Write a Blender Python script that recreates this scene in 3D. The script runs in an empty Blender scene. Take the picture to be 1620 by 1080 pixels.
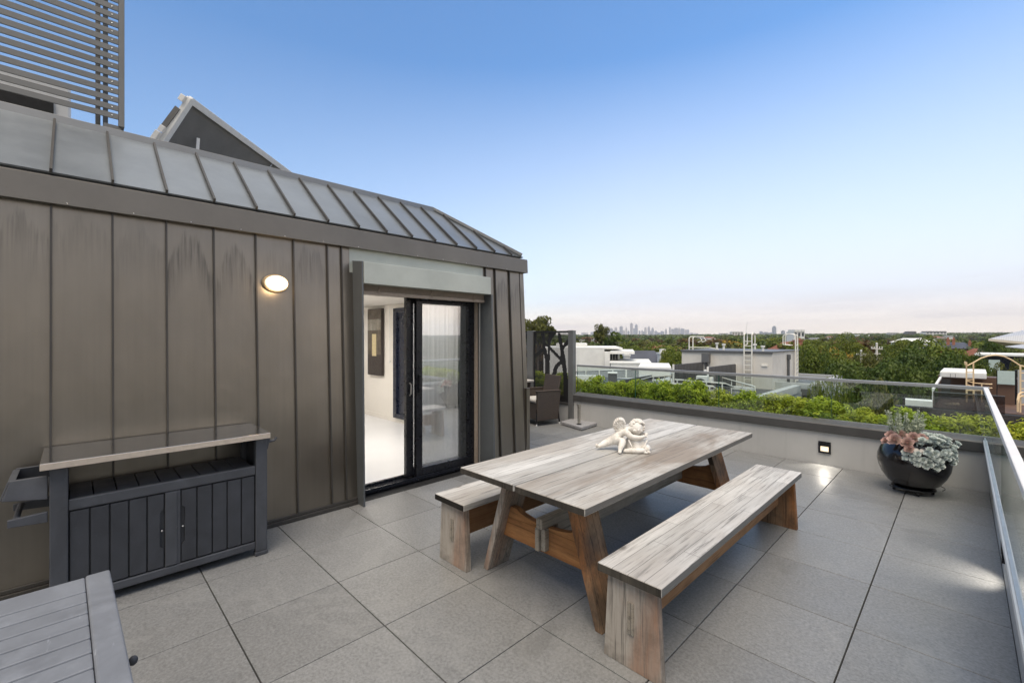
# look
HAZE = 1.0e-4
SUN_EL, SUN_ROT, SUN_E, SUN_ANG = 66., 150., 1.5, 36.
SUN_C = (1.0, .87, .72)
AIR, DUST, OZONE, SKY, EXPO = 1.0, .6, 3., .11, 1.0
SAT, LEFT, RIGHT, HORW, HORC = 1.14, .86, 1.3, 1.0, (4.45, 4.6, 5.0, 1)
TINT = (.96, 1.03, 1.03, 1)
HORB = (8.4, 7.1, 5.5, 1)
GLOW = (7.6, 6.1, 4.8, 1)
BACKW, BACKC = .7, (3.5, 3.3, 3.05, 1)
ZENW, ZENC = .9, (5.4, 5.3, 5.1, 1)
CLOUD = (3.75, 3.6, 3.75, 1)
import bpy, bmesh, math, random
import numpy as np
from mathutils import Vector, Matrix
R = math.radians
SC = bpy.context.scene
COL = SC.collection

# ------------------------------------------------------------------ survey
# camera station and focal length measured from the 0.6 m paving grid
FPX, CX, CY, YAW, TX, TY, EYE = 703.0, 810.0, 533.2, 0.7934, 3.4133, -0.6043, 1.5702
cs, sn = math.cos(YAW), math.sin(YAW)

def W(u, v, D):
    """world point at sight-line u,v and forward distance D"""
    a = (u - CX) / FPX
    return Vector((TX + D * (-sn + a * cs), TY + D * (cs + a * sn), EYE - D * (v - CY) / FPX))

def _ray(u, v):
    a = (u - CX) / FPX
    return (-sn + a * cs, cs + a * sn, -(v - CY) / FPX)

def on_x(u, v, x):
    d = _ray(u, v); t = (x - TX) / d[0]
    return Vector((x, TY + t * d[1], EYE + t * d[2]))

def on_y(u, v, y):
    d = _ray(u, v); t = (y - TY) / d[1]
    return Vector((TX + t * d[0], y, EYE + t * d[2]))

def on_z(u, v, z):
    d = _ray(u, v); t = (z - EYE) / d[2]
    return Vector((TX + t * d[0], TY + t * d[1], z))

# ------------------------------------------------------------------ materials
class NT:
    def __init__(s, name, **bs):
        s.m = bpy.data.materials.new(name); s.m.use_nodes = True
        s.t = s.m.node_tree; s.n = s.t.nodes; s.b = s.n['Principled BSDF']; s.out = s.n['Material Output']
        for k, v in bs.items():
            s.set(k, v)
    def set(s, k, v):
        k = {'col': 'Base Color', 'rough': 'Roughness', 'metal': 'Metallic', 'spec': 'Specular IOR Level',
             'coat': 'Coat Weight', 'emit': 'Emission Color', 'estr': 'Emission Strength', 'alpha': 'Alpha'}.get(k, k)
        i = s.b.inputs[k]
        if hasattr(v, 'is_output') or isinstance(v, bpy.types.NodeSocket): s.t.links.new(v, i)
        elif k in ('Base Color', 'Emission Color'): i.default_value = (*v, 1)
        else: i.default_value = v
    def _in(s, sock, v):
        if isinstance(v, bpy.types.NodeSocket): s.t.links.new(v, sock)
        elif isinstance(v, (tuple, list)) and len(v) == 3 and sock.type == 'RGBA': sock.default_value = (*v, 1)
        else: sock.default_value = v
    def coord(s, kind='Object', scale=(1, 1, 1), rot=(0, 0, 0), loc=(0, 0, 0)):
        c = s.n.new('ShaderNodeTexCoord'); m = s.n.new('ShaderNodeMapping')
        s.t.links.new(c.outputs[kind], m.inputs[0])
        m.inputs['Scale'].default_value = scale; m.inputs['Rotation'].default_value = rot; m.inputs['Location'].default_value = loc
        return m.outputs[0]
    def noise(s, vec, scale=5, detail=4, rough=.55, dist=0):
        x = s.n.new('ShaderNodeTexNoise'); s.t.links.new(vec, x.inputs['Vector'])
        x.inputs['Scale'].default_value = scale; x.inputs['Detail'].default_value = detail
        x.inputs['Roughness'].default_value = rough; x.inputs['Distortion'].default_value = dist
        return x.outputs[0]
    def ramp(s, f, stops):
        x = s.n.new('ShaderNodeValToRGB'); s.t.links.new(f, x.inputs[0])
        e = x.color_ramp.elements
        while len(e) < len(stops): e.new(.5)
        for el, (p, c) in zip(e, stops):
            el.position = p; el.color = (*c, 1) if isinstance(c, (tuple, list)) else (c, c, c, 1)
        return x.outputs[0]
    def mix(s, f, a, b, mode='MIX'):
        x = s.n.new('ShaderNodeMix'); x.data_type = 'RGBA'; x.blend_type = mode
        s._in(x.inputs[0], f); s._in(x.inputs[6], a); s._in(x.inputs[7], b)
        return x.outputs[2]
    def math(s, op, a, b=0.0, c=0.0):
        x = s.n.new('ShaderNodeMath'); x.operation = op
        s._in(x.inputs[0], a); s._in(x.inputs[1], b); s._in(x.inputs[2], c)
        return x.outputs[0]
    def xyz(s, vec):
        x = s.n.new('ShaderNodeSeparateXYZ'); s.t.links.new(vec, x.inputs[0]); return x.outputs
    def step(s, v, a, b):
        x = s.n.new('ShaderNodeMapRange'); x.interpolation_type = 'SMOOTHSTEP'
        s._in(x.inputs[0], v); x.inputs[1].default_value = a; x.inputs[2].default_value = b
        return x.outputs[0]
    def bump(s, h, strength=.3, dist=.01):
        x = s.n.new('ShaderNodeBump'); s.t.links.new(h, x.inputs['Height'])
        x.inputs['Strength'].default_value = strength; x.inputs['Distance'].default_value = dist
        s.t.links.new(x.outputs[0], s.b.inputs['Normal'])
    def info(s, out='Random'):
        return s.n.new('ShaderNodeObjectInfo').outputs[out]

def plain(name, col, rough=.5, metal=0., var=.12, vscale=6., bump=0., bscale=80., **kw):
    """a paint / metal / plastic with soft tonal variation and fine relief"""
    k = NT(name, rough=rough, metal=metal, **kw)
    co = k.coord()
    n = k.noise(co, vscale, 5, .6)
    k.set('col', k.ramp(n, [(.25, tuple(c * (1 - var) for c in col)), (.75, tuple(min(1, c * (1 + var)) for c in col))]))
    r2 = k.noise(co, vscale * 2.7, 3)
    k.set('rough', k.ramp(r2, [(.3, max(0, rough - .07)), (.7, min(1, rough + .07))]))
    if bump: k.bump(k.noise(co, bscale, 3), bump, .004)
    return k.m

M = {}

# ------------------------------------------------------------------ mesh builder
ORG = {}

class MB:
    def __init__(s): s.v = []; s.f = []; s.mi = []; s.cur = 0
    def add(s, vs, fs):
        o = len(s.v); s.v += [tuple(p) for p in vs]
        s.f += [tuple(i + o for i in f) for f in fs]; s.mi += [s.cur] * len(fs); return s
    def box(s, x0, x1, y0, y1, z0, z1):
        return s.hexa([(x0, y0, z0), (x1, y0, z0), (x1, y1, z0), (x0, y1, z0)], [(x0, y0, z1), (x1, y0, z1), (x1, y1, z1), (x0, y1, z1)])
    def hexa(s, bot, top):
        return s.add(list(bot) + list(top), [(3, 2, 1, 0), (4, 5, 6, 7), (0, 1, 5, 4), (1, 2, 6, 5), (2, 3, 7, 6), (3, 0, 4, 7)])
    def obox(s, c, dx, dy, dz):
        """box centred at c with half-vectors"""
        c, dx, dy, dz = map(Vector, (c, dx, dy, dz))
        b = [c - dx - dy - dz, c + dx - dy - dz, c + dx + dy - dz, c - dx + dy - dz]
        return s.hexa(b, [p + 2 * dz for p in b])
    def bar(s, p, q, w, h, up=(0, 0, 1)):
        p, q = Vector(p), Vector(q); d = (q - p)
        dn = d.normalized(); up = Vector(up)
        if abs(dn.dot(up)) > .98: up = Vector((1, 0, 0))
        x = dn.cross(up).normalized(); y = x.cross(dn)
        return s.obox((p + q) / 2, x * w / 2, d / 2, y * h / 2)
    def tube(s, pts, r, n=8, cap=True):
        pts = [Vector(p) for p in pts]; o = len(s.v); rings = []
        rr = r if isinstance(r, (list, tuple)) else [r] * len(pts)
        ref = None
        for i, p in enumerate(pts):
            t = (pts[min(i + 1, len(pts) - 1)] - pts[max(i - 1, 0)]).normalized()
            if ref is None:
                ref = t.cross(Vector((0, 0, 1)))
                if ref.length < .1: ref = t.cross(Vector((1, 0, 0)))
            ref = (ref - t * ref.dot(t)).normalized(); b = t.cross(ref)
            rings.append([p + (ref * math.cos(2 * math.pi * k / n) + b * math.sin(2 * math.pi * k / n)) * rr[i] for k in range(n)])
        vs = [p for g in rings for p in g]; fs = []
        for i in range(len(pts) - 1):
            for k in range(n):
                a = i * n + k; b2 = i * n + (k + 1) % n
                fs.append((a, b2, b2 + n, a + n))
        if cap: fs += [tuple(range(n))[::-1], tuple(range((len(pts) - 1) * n, len(pts) * n))]
        return s.add(vs, fs)
    def lathe(s, prof, c=(0, 0, 0), n=24, sx=1., sy=1.):
        c = Vector(c); vs = []; fs = []
        for r, z in prof:
            vs += [c + Vector((r * sx * math.cos(2 * math.pi * k / n), r * sy * math.sin(2 * math.pi * k / n), z)) for k in range(n)]
        for i in range(len(prof) - 1):
            for k in range(n):
                a = i * n + k; b = i * n + (k + 1) % n
                fs.append((a, b, b + n, a + n))
        if prof[0][0] > 1e-6: fs.append(tuple(range(n))[::-1])
        if prof[-1][0] > 1e-6: fs.append(tuple(range((len(prof) - 1) * n, len(prof) * n)))
        return s.add(vs, fs)
    def ell(s, c, rx, ry, rz, n=12, m=8, rot=None):
        vs = []; fs = []
        for i in range(m + 1):
            th = math.pi * i / m
            for k in range(n):
                p = Vector((rx * math.sin(th) * math.cos(2 * math.pi * k / n), ry * math.sin(th) * math.sin(2 * math.pi * k / n), rz * math.cos(th)))
                if rot is not None: p = rot @ p
                vs.append(p + Vector(c))
        for i in range(m):
            for k in range(n):
                a = i * n + k; b = i * n + (k + 1) % n
                fs.append((a, a + n, b + n, b))
        return s.add(vs, fs)
    def prism(s, poly, d):
        """poly: list of 3-D points (planar); extruded by vector d"""
        d = Vector(d); n = len(poly); a = [Vector(p) for p in poly]
        return s.add(a + [p + d for p in a], [tuple(range(n))[::-1], tuple(range(n, 2 * n))] + [(i, (i + 1) % n, (i + 1) % n + n, i + n) for i in range(n)])
    def build(s, name, mat, parent=None, bevel=0., smooth=False, local=False, seg=2, weld=False):
        me = bpy.data.meshes.new(name)
        o = ORG.get(parent.name, Vector((0, 0, 0))) if parent is not None and not local else Vector((0, 0, 0))
        me.from_pydata([(p[0] - o[0], p[1] - o[1], p[2] - o[2]) for p in s.v], [], s.f)
        ml = mat if isinstance(mat, (list, tuple)) else [mat]
        for x in ml: me.materials.append(M[x] if isinstance(x, str) else x)
        if len(ml) > 1: me.polygons.foreach_set('material_index', s.mi)
        bm = bmesh.new(); bm.from_mesh(me)
        if weld: bmesh.ops.remove_doubles(bm, verts=bm.verts, dist=1e-5)
        bmesh.ops.recalc_face_normals(bm, faces=bm.faces)
        bm.to_mesh(me); bm.free()
        if smooth:
            me.polygons.foreach_set('use_smooth', [True] * len(me.polygons))
        ob = bpy.data.objects.new(name, me); COL.objects.link(ob)
        if parent is not None:
            ob.parent = parent; ORG[ob.name] = ORG.get(parent.name, Vector((0, 0, 0))) if not local else Vector((0, 0, 0))
        if bevel:
            b = ob.modifiers.new('bevel', 'BEVEL'); b.width = bevel; b.segments = seg; b.limit_method = 'ANGLE'; b.angle_limit = R(40)
        return ob

def tag(o, label=None, cat=None, group=None, kind=None):
    if label: o['label'] = label
    if cat: o['category'] = cat
    if group: o['group'] = group
    if kind: o['kind'] = kind
    return o

def thing(name, label, cat, loc=(0, 0, 0), group=None, rz=0.):
    o = bpy.data.objects.new(name, None); COL.objects.link(o)
    o.location = loc; o.rotation_euler.z = rz; o.empty_display_size = .2
    ORG[o.name] = Vector(loc)
    return tag(o, label, cat, group)

def copy_tree(o, parent=None, loc=None, rz=None, scale=None, label=None):
    c = o.copy(); COL.objects.link(c)
    if parent is not None: c.parent = parent
    if loc is not None: c.location = loc
    if rz is not None: c.rotation_euler.z = rz
    if scale is not None: c.scale = scale
    if label: c['label'] = label
    for ch in [x for x in o.children]: copy_tree(ch, c)
    return c

def struct(o): o['kind'] = 'structure'; return o
# ------------------------------------------------------------------ material library
def make_tile():
    k = NT('paving_stone', rough=.5)
    co = k.coord()
    sp = k.noise(co, 62, 4, .75); big = k.noise(co, 1.1, 4, .6); mid = k.noise(co, 14, 5, .65)
    base = k.ramp(sp, [(.36, (.124, .126, .125)), (.64, (.266, .269, .266))])
    base = k.mix(.35, base, k.ramp(mid, [(.3, (.160, .162, .160)), (.7, (.224, .226, .223))]))
    at = k.n.new('ShaderNodeAttribute'); at.attribute_name = 'tint'
    base = k.mix(1.0, base, at.outputs['Color'], 'MULTIPLY')
    st = k.ramp(k.noise(k.coord(loc=(3.3, 1.7, 0)), 2.3, 6, .7, .6), [(.57, 0.0), (.72, .45)])
    base = k.mix(st, base, (.115, .115, .110))
    wm = k.ramp(k.noise(k.coord(loc=(7.1, 2.2, 0)), .8, 5, .65, .8), [(.56, 0.), (.60, .22), (.64, 0.)])
    base = k.mix(wm, base, (.30, .30, .29))
    k.set('col', base)
    k.set('rough', k.ramp(big, [(.3, .36), (.7, .55)]))
    k.bump(sp, .12, .002)
    return k.m
M['tile'] = make_tile()
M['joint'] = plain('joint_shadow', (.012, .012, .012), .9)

def make_zinc():
    k = NT('zinc_cladding', metal=.96)
    co = k.coord(); x = k.xyz(co)
    yy = k.math('DIVIDE', k.math('ADD', x[1], .713 + 8 * .295), .295)
    fr = k.math('SUBTRACT', k.math('FRACT', yy), .5)
    pan = k.math('FLOOR', yy)
    wob = k.noise(k.coord(scale=(1, 13, 1)), 1.0, 5, .7)
    panr = k.n.new('ShaderNodeTexWhiteNoise'); panr.noise_dimensions = '1D'; k.t.links.new(pan, panr.inputs['W'])
    pan2 = k.n.new('ShaderNodeTexWhiteNoise'); pan2.noise_dimensions = '1D'; k.t.links.new(k.math('ADD', pan, 37.3), pan2.inputs['W'])
    arch = k.math('SUBTRACT', k.math('ADD', 2.22, k.math('MULTIPLY', panr.outputs[0], .20)), k.math('MULTIPLY', k.math('MULTIPLY', fr, fr), k.math('MULTIPLY', pan2.outputs[0], 1.5)))
    arch = k.math('ADD', arch, k.math('MULTIPLY', k.math('SUBTRACT', wob, .5), .55))
    dd = k.math('SUBTRACT', arch, x[2])
    m1 = k.math('MULTIPLY', k.step(dd, -.03, .05), k.math('SUBTRACT', 1.0, k.step(dd, .06, .42)))
    streak = k.ramp(k.noise(k.coord(scale=(1, 60, 2.2)), 1.0, 4, .65), [(.36, 0.), (.66, 1.)])
    amt = k.math('MULTIPLY', k.math('MULTIPLY', m1, streak), k.math('ADD', .12, k.math('MULTIPLY', pan2.outputs[0], .62)))
    base = k.ramp(k.noise(k.coord(scale=(1, 1, .5)), 1.6, 5, .6), [(.3, (.222, .202, .172)), (.7, (.278, .254, .218))])
    base = k.mix(k.math('MULTIPLY', panr.outputs[0], .25), base, (.19, .172, .145))
    fine = k.ramp(k.noise(k.coord(scale=(1, 35, .8)), 1.0, 3), [(.35, 0.), (.75, .16)])
    base = k.mix(fine, base, (.155, .142, .125))
    base = k.mix(amt, base, (.085, .08, .074))
    k.set('col', base)
    k.set('rough', k.ramp(k.noise(co, 2.2, 4), [(.3, .28), (.7, .37)]))
    k.bump(k.noise(k.coord(scale=(1, 1, .6)), 2.6, 3), .13, .05)
    return k.m
M['zinc'] = make_zinc()
def metal_sheet(name, c, rough, metal=.6, bumpy=.04):
    k = NT(name, metal=metal)
    co = k.coord()
    b = k.ramp(k.noise(co, 1.8, 5, .65), [(.3, tuple(v * .88 for v in c)), (.7, tuple(v * 1.1 for v in c))])
    sp = k.ramp(k.noise(co, 26, 4, .7), [(.62, 0.), (.8, .25)])
    k.set('col', k.mix(sp, b, tuple(v * .7 for v in c)))
    k.set('rough', k.ramp(k.noise(co, 3.1, 4), [(.3, rough - .06), (.7, rough + .06)]))
    if bumpy: k.bump(k.noise(co, 1.7, 2), bumpy, .06)
    return k.m
M['zinc_roof'] = metal_sheet('zinc_roof', (.235, .258, .28), .36, .7, .10)
M['zinc_seam'] = metal_sheet('zinc_seam', (.075, .07, .064), .45, .5, 0)  # darker than the sheets: shadow of the seam folds put into the colour
M['fascia'] = metal_sheet('fascia_metal', (.18, .166, .145), .45, .5)
M['flash'] = metal_sheet('flashing_metal', (.20, .205, .205), .5, .5)
M['hood'] = metal_sheet('hood_paint', (.455, .48, .43), .38, .15)
M['fin'] = metal_sheet('fin_paint', (.115, .125, .13), .38, .3)
M['black'] = plain('black_aluminium', (.012, .013, .017), .3, .2)
M['silver'] = plain('silver_rail', (.45, .44, .42), .35, .7)
M['screw'] = plain('bright_screw', (.7, .7, .68), .3, .9)
M['louvre'] = metal_sheet('louvre_paint', (.205, .20, .185), .5, .25, 0)
M['alu'] = plain('mill_aluminium', (.84, .83, .80), .5, 0, .08, 20)
M['panel_back'] = plain('panel_backsheet', (.165, .16, .15), .55, 0, .1)
M['white_metal'] = plain('white_metal', (.72, .72, .70), .45, 0, .06)
M['dark_void'] = plain('dark_void', (.02, .02, .02), .8)
M['interior'] = plain('interior_plaster', (.80, .76, .70), .7, 0, .03, 2)
M['ceiling'] = plain('ceiling_plaster', (.82, .78, .72), .7, 0, .02, 2)
M['carpet'] = plain('pale_floor', (.78, .78, .79), .35, 0, .04, 1.5)
M['blind'] = plain('timber_blind', (.33, .27, .215), .5, 0, .15, 30)
M['artdark'] = plain('art_dark', (.035, .026, .024), .4, 0, .3, 6)
M['artmid'] = plain('art_mid', (.11, .09, .07), .5, 0, .5, 9)
M['artpale'] = plain('art_pale', (.62, .52, .30), .5, 0, .15, 30)
M['blue'] = plain('blue_canvas', (.02, .14, .34), .45, 0, .2)
M['navy'] = plain('navy_frame', (.010, .014, .03), .3, 0, .2)
M['plaster'] = None

def arch_glass(name, tint=(.93, .97, .95), rough=.0, ior=1.5, refl=1.0):
    k = NT(name)
    k.n.remove(k.b)
    tr = k.n.new('ShaderNodeBsdfTransparent'); tr.inputs[0].default_value = (*tint, 1)
    gl = k.n.new('ShaderNodeBsdfGlossy'); gl.inputs['Roughness'].default_value = rough
    gl.inputs['Color'].default_value = (refl, refl, refl, 1)
    lw = k.n.new('ShaderNodeLayerWeight'); lw.inputs[0].default_value = .5
    f0 = ((ior - 1) / (ior + 1)) ** 2
    fr = k.math('MULTIPLY_ADD', k.math('POWER', lw.outputs['Facing'], 5.0), 1 - f0, f0)
    mx = k.n.new('ShaderNodeMixShader')
    k.t.links.new(fr, mx.inputs[0]); k.t.links.new(tr.outputs[0], mx.inputs[1]); k.t.links.new(gl.outputs[0], mx.inputs[2])
    k.t.links.new(mx.outputs[0], k.out.inputs[0])
    return k.m
M['glass'] = arch_glass('clear_glass', (.90, .955, .935), ior=1.65)
M['door_glass'] = arch_glass('door_glass', (.93, .94, .94), ior=3.0)
M['dark_glass'] = arch_glass('dark_glass', (.50, .46, .44), ior=1.5)
M['glass_edge'] = plain('glass_edge', (.03, .12, .09), .15)
M['frost'] = plain('frosted_glass', (.50, .60, .56), .25, 0, .06, 2)

def make_sheer():
    k = NT('sheer_curtain')
    k.n.remove(k.b)
    tr = k.n.new('ShaderNodeBsdfTransparent'); tl = k.n.new('ShaderNodeBsdfTranslucent'); df = k.n.new('ShaderNodeBsdfDiffuse')
    for n in (tl, df): n.inputs[0].default_value = (.85, .85, .87, 1)
    a = k.n.new('ShaderNodeMixShader'); a.inputs[0].default_value = .5
    k.t.links.new(tl.outputs[0], a.inputs[1]); k.t.links.new(df.outputs[0], a.inputs[2])
    b = k.n.new('ShaderNodeMixShader'); b.inputs[0].default_value = .84
    k.t.links.new(tr.outputs[0], b.inputs[1]); k.t.links.new(a.outputs[0], b.inputs[2])
    k.t.links.new(b.outputs[0], k.out.inputs[0])
    return k.m
M['sheer'] = make_sheer()

def emit(name, col, s):
    k = NT(name, col=(.8, .8, .8), emit=col, estr=s); return k.m
def make_lamp():
    k = NT('lamp_glow', col=(.8, .75, .65), emit=(1.0, .76, .44)); x = k.xyz(k.coord())
    a = k.math('DIVIDE', x[1], .090); b = k.math('DIVIDE', x[2], .065)
    r = k.math('SQRT', k.math('ADD', k.math('MULTIPLY', a, a), k.math('MULTIPLY', b, b)))
    k.set('Emission Strength', k.ramp(r, [(.0, 1.0), (.55, .75), (.9, .16), (1., .08)]))
    mlt = k.math('MULTIPLY', k.b.inputs['Emission Strength'].links[0].from_socket, 4.5); k.t.links.new(mlt, k.b.inputs['Emission Strength'])
    return k.m
M['lamp'] = make_lamp()
M['lamp_rim'] = plain('lamp_rim', (.40, .30, .18), .35, .3)
M['lamp_in'] = emit('ceiling_lamp_glow', (1.0, .95, .88), 74)
M['step_glow'] = emit('step_light_glow', (1.0, .74, .42), .55)

def make_wood(name, c_lo, c_hi, c_brown, brown, axis='Y', strip=(.55, .085), rough=.75, dark=.0):
    """weathered board: glued strips along the axis, long grain, worn brown areas"""
    k = NT(name)
    rot = {'Y': (0, 0, R(90)), 'X': (0, 0, 0), 'Z': (0, R(90), 0)}[axis]
    g = {'Y': (55, 2.2, 55), 'X': (2.2, 55, 55), 'Z': (55, 55, 2.2)}[axis]
    grain = k.noise(k.coord(scale=g), 1.0, 6, .68, .25)
    g2 = k.noise(k.coord(scale=tuple(v * .28 for v in g)), 1.0, 5, .6, .6)
    br = k.n.new('ShaderNodeTexBrick'); k.t.links.new(k.coord(rot=rot), br.inputs['Vector'])
    br.inputs['Color1'].default_value = (0, 0, 0, 1); br.inputs['Color2'].default_value = (1, 1, 1, 1)
    br.inputs['Mortar'].default_value = (.5, .5, .5, 1); br.inputs['Scale'].default_value = 1
    br.inputs['Mortar Size'].default_value = .0016; br.inputs['Brick Width'].default_value = strip[0]; br.inputs['Row Height'].default_value = strip[1]
    br.offset = .37
    base = k.mix(k.ramp(g2, [(.3, 0.), (.7, 1.)]), c_lo, c_hi)
    base = k.mix(.36, base, k.mix(br.outputs[0], tuple(v * .66 for v in c_lo), tuple(min(1, v * 1.08) for v in c_hi)))
    blotch = k.noise(k.coord(scale=tuple(1.0 if v > 10 else .35 for v in g), loc=(1.7, .4, 2.2)), 3.2, 5, .6, .5)
    base = k.mix(k.math('MULTIPLY', k.ramp(blotch, [(.42, 0.), (.62, 1.)]), brown), base, c_brown)
    base = k.mix(br.outputs['Fac'], base, tuple(v * .40 for v in c_lo))
    kn = k.ramp(k.noise(k.coord(scale=tuple(7 if v > 10 else 3.2 for v in g), loc=(4.4, 2.1, .3)), 1.0, 2, .4), [(.74, 0.), (.79, .8)])
    base = k.mix(kn, base, tuple(v * .35 for v in c_brown))
    fineg = k.noise(k.coord(scale=tuple(v * 2.6 for v in g)), 1.0, 3, .6)
    base = k.mix(k.ramp(fineg, [(.36, .28), (.5, 0.)]), base, tuple(v * .55 for v in c_lo))
    crack = k.ramp(grain, [(.355, .68), (.46, 0.)])
    base = k.mix(crack, base, tuple(v * .32 for v in c_lo))
    if dark:
        gm = k.ramp(k.noise(k.coord(), 5.0, 6, .7, .3), [(.45, 0.), (.7, dark)])
        base = k.mix(gm, base, (.035, .032, .028))
    k.set('col', base); k.set('rough', rough); k.set('spec', .3)
    k.bump(grain, .35, .003)
    return k.m
grey_lo, grey_hi, brn = (.37, .36, .335), (.64, .63, .60), (.22, .165, .115)
M['wood_top'] = make_wood('weathered_tabletop', grey_lo, grey_hi, (.25, .195, .14), .38, 'Y', (2.7, .165))
M['wood_brown'] = make_wood('weathered_tabletop_brown', (.335, .315, .285), (.57, .55, .505), (.215, .165, .12), .75, 'Y', (2.7, .165))
M['wood_seat'] = make_wood('weathered_seat', (.40, .39, .37), (.68, .67, .645), (.26, .195, .14), .24, 'Y', (.8, .085))
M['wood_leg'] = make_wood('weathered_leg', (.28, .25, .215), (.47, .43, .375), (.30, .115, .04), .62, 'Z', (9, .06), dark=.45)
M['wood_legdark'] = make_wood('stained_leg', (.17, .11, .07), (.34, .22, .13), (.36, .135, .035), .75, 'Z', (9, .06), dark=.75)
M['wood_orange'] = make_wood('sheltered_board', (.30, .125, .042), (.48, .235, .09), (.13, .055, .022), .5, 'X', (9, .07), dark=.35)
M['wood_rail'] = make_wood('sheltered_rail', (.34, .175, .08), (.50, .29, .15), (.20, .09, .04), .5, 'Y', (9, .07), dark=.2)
M['wood_greyrail'] = make_wood('weathered_rail', (.27, .25, .21), (.42, .40, .35), (.25, .17, .10), .3, 'Y', (9, .07), dark=.25)
M['endgrain'] = make_wood('end_grain', (.035, .031, .026), (.10, .088, .07), (.022, .019, .016), .6, 'Z', (9, .03), dark=.7)

def make_plastic(name, c, var, rough):
    k = NT(name)
    co = k.coord()
    a = k.noise(co, 3.5, 5, .65, .8); b = k.noise(k.coord(scale=(1, 1, .4)), 9, 5, .7)
    base = k.ramp(a, [(.3, tuple(v * (1 - var) for v in c)), (.72, tuple(v * (1 + var) for v in c))])
    base = k.mix(k.ramp(b, [(.52, 0.), (.8, .5)]), base, tuple(min(1, v * 1.6) for v in c))
    sc = k.ramp(k.noise(k.coord(scale=(5, 40, 40), rot=(.3, .5, .8)), 1.0, 4, .7), [(.66, 0.), (.72, .45)])
    base = k.mix(sc, base, tuple(min(1, v * 1.9 + .02) for v in c))
    k.set('col', base); k.set('rough', k.ramp(b, [(.3, rough - .08), (.7, rough + .1)])); k.set('spec', .4)
    k.bump(k.noise(k.coord(scale=(1, 6, 1)), 60, 2), .06, .002)
    return k.m
M['resin'] = make_plastic('graphite_resin', (.062, .066, .075), .25, .48)
M['resin_dark'] = make_plastic('graphite_resin_dark', (.040, .043, .050), .25, .5)
M['resin_pale'] = make_plastic('faded_grey_resin', (.165, .177, .198), .2, .45)
M['steel'] = plain('brushed_steel', (.50, .49, .47), .16, 1.0, .05, 3)
M['steel_edge_warmlit'] = plain('steel_edge_warmlit', (.72, .62, .52), .35, .6, .1, 30)  # warm glow on the worktop's front edge put into the steel colour

def make_render(name, c, stain=.25):
    k = NT(name, rough=.85)
    co = k.coord()
    b = k.ramp(k.noise(co, .9, 6, .65), [(.3, tuple(v * .88 for v in c)), (.7, tuple(v * 1.06 for v in c))])
    s = k.ramp(k.noise(k.coord(scale=(7, 7, .5)), 1.0, 5, .7, .4), [(.52, 0.), (.8, stain)])
    k.set('col', k.mix(s, b, tuple(v * .5 for v in c)))
    k.bump(k.noise(co, 120, 3), .12, .002)
    return k.m
M['render'] = make_render('grey_render', (.455, .45, .43))
M['cap'] = plain('cap_coating', (.075, .073, .07), .45, .1, .15, 4, .1, 60)
M['cap_pale'] = None
def make_palecap():
    k = NT('pale_capping', rough=.5)
    co = k.coord(); x = k.xyz(co)
    b = k.ramp(k.noise(co, 2., 5), [(.3, (.66, .655, .63)), (.7, (.76, .755, .73))])
    wv = k.math('ADD', x[0], k.math('MULTIPLY', k.math('SUBTRACT', k.noise(co, 3.2, 4), .5), .03))
    line = k.math('SUBTRACT', 1.0, k.step(k.math('ABSOLUTE', k.math('SUBTRACT', wv, 3.59)), .0, .014))
    k.set('col', k.mix(k.math('MULTIPLY', line, .6), b, (.30, .215, .14)))
    return k.m
M['cap_pale'] = make_palecap()
M['rail'] = plain('rail_satin', (.36, .37, .37), .35, .5, .06, 8)
M['rail_pale'] = plain('rail_pale', (.68, .67, .65), .6, 0., .05, 6)
M['soil'] = plain('soil', (.045, .035, .025), .95, 0, .4, 20, .5, 40)

def make_leaf(name, a, b, c, scale=3.0, trans=.25, rough=.5):
    k = NT(name, rough=rough, spec=.25)
    co = k.coord()
    n = k.noise(co, scale, 3, .6)
    at = k.n.new('ShaderNodeAttribute'); at.attribute_name = 'tint'
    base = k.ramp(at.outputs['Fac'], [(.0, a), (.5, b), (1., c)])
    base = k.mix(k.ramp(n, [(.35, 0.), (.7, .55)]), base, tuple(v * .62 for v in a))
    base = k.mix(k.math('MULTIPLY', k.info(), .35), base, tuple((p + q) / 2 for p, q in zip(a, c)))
    k.set('col', base)
    if trans:
        tl = k.n.new('ShaderNodeBsdfTranslucent'); k.t.links.new(base, tl.inputs[0])
        mx = k.n.new('ShaderNodeMixShader'); mx.inputs[0].default_value = trans
        k.t.links.new(k.b.outputs[0], mx.inputs[1]); k.t.links.new(tl.outputs[0], mx.inputs[2])
        k.t.links.new(mx.outputs[0], k.out.inputs[0])
    return k.m
M['hedge'] = make_leaf('hedge_leaf', (.10, .16, .014), (.30, .40, .03), (.66, .72, .07), 6, .4)
M['hedge_yellow'] = make_leaf('hedge_leaf_yellow', (.16, .20, .016), (.40, .46, .038), (.70, .70, .09), 6, .4)
M['leaf_dark'] = make_leaf('leaf_dark', (0.030, 0.059, 0.011), (0.067, 0.110, 0.018), (0.143, 0.189, 0.033), .25, .25)
M['leaf_mid'] = make_leaf('leaf_mid', (0.051, 0.087, 0.013), (0.118, 0.169, 0.021), (0.225, 0.266, 0.038), .25, .28)
M['leaf_olive'] = make_leaf('leaf_olive', (0.061, 0.073, 0.016), (0.123, 0.132, 0.027), (0.204, 0.204, 0.046), .25, .2)
M['leaf_bright'] = make_leaf('leaf_bright', (0.081, 0.118, 0.013), (0.174, 0.215, 0.022), (0.286, 0.306, 0.041), .25, .3)
M['leaf_gold'] = make_leaf('leaf_gold', (.20, .13, .015), (.36, .23, .03), (.48, .33, .05), .3, .3)
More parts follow.
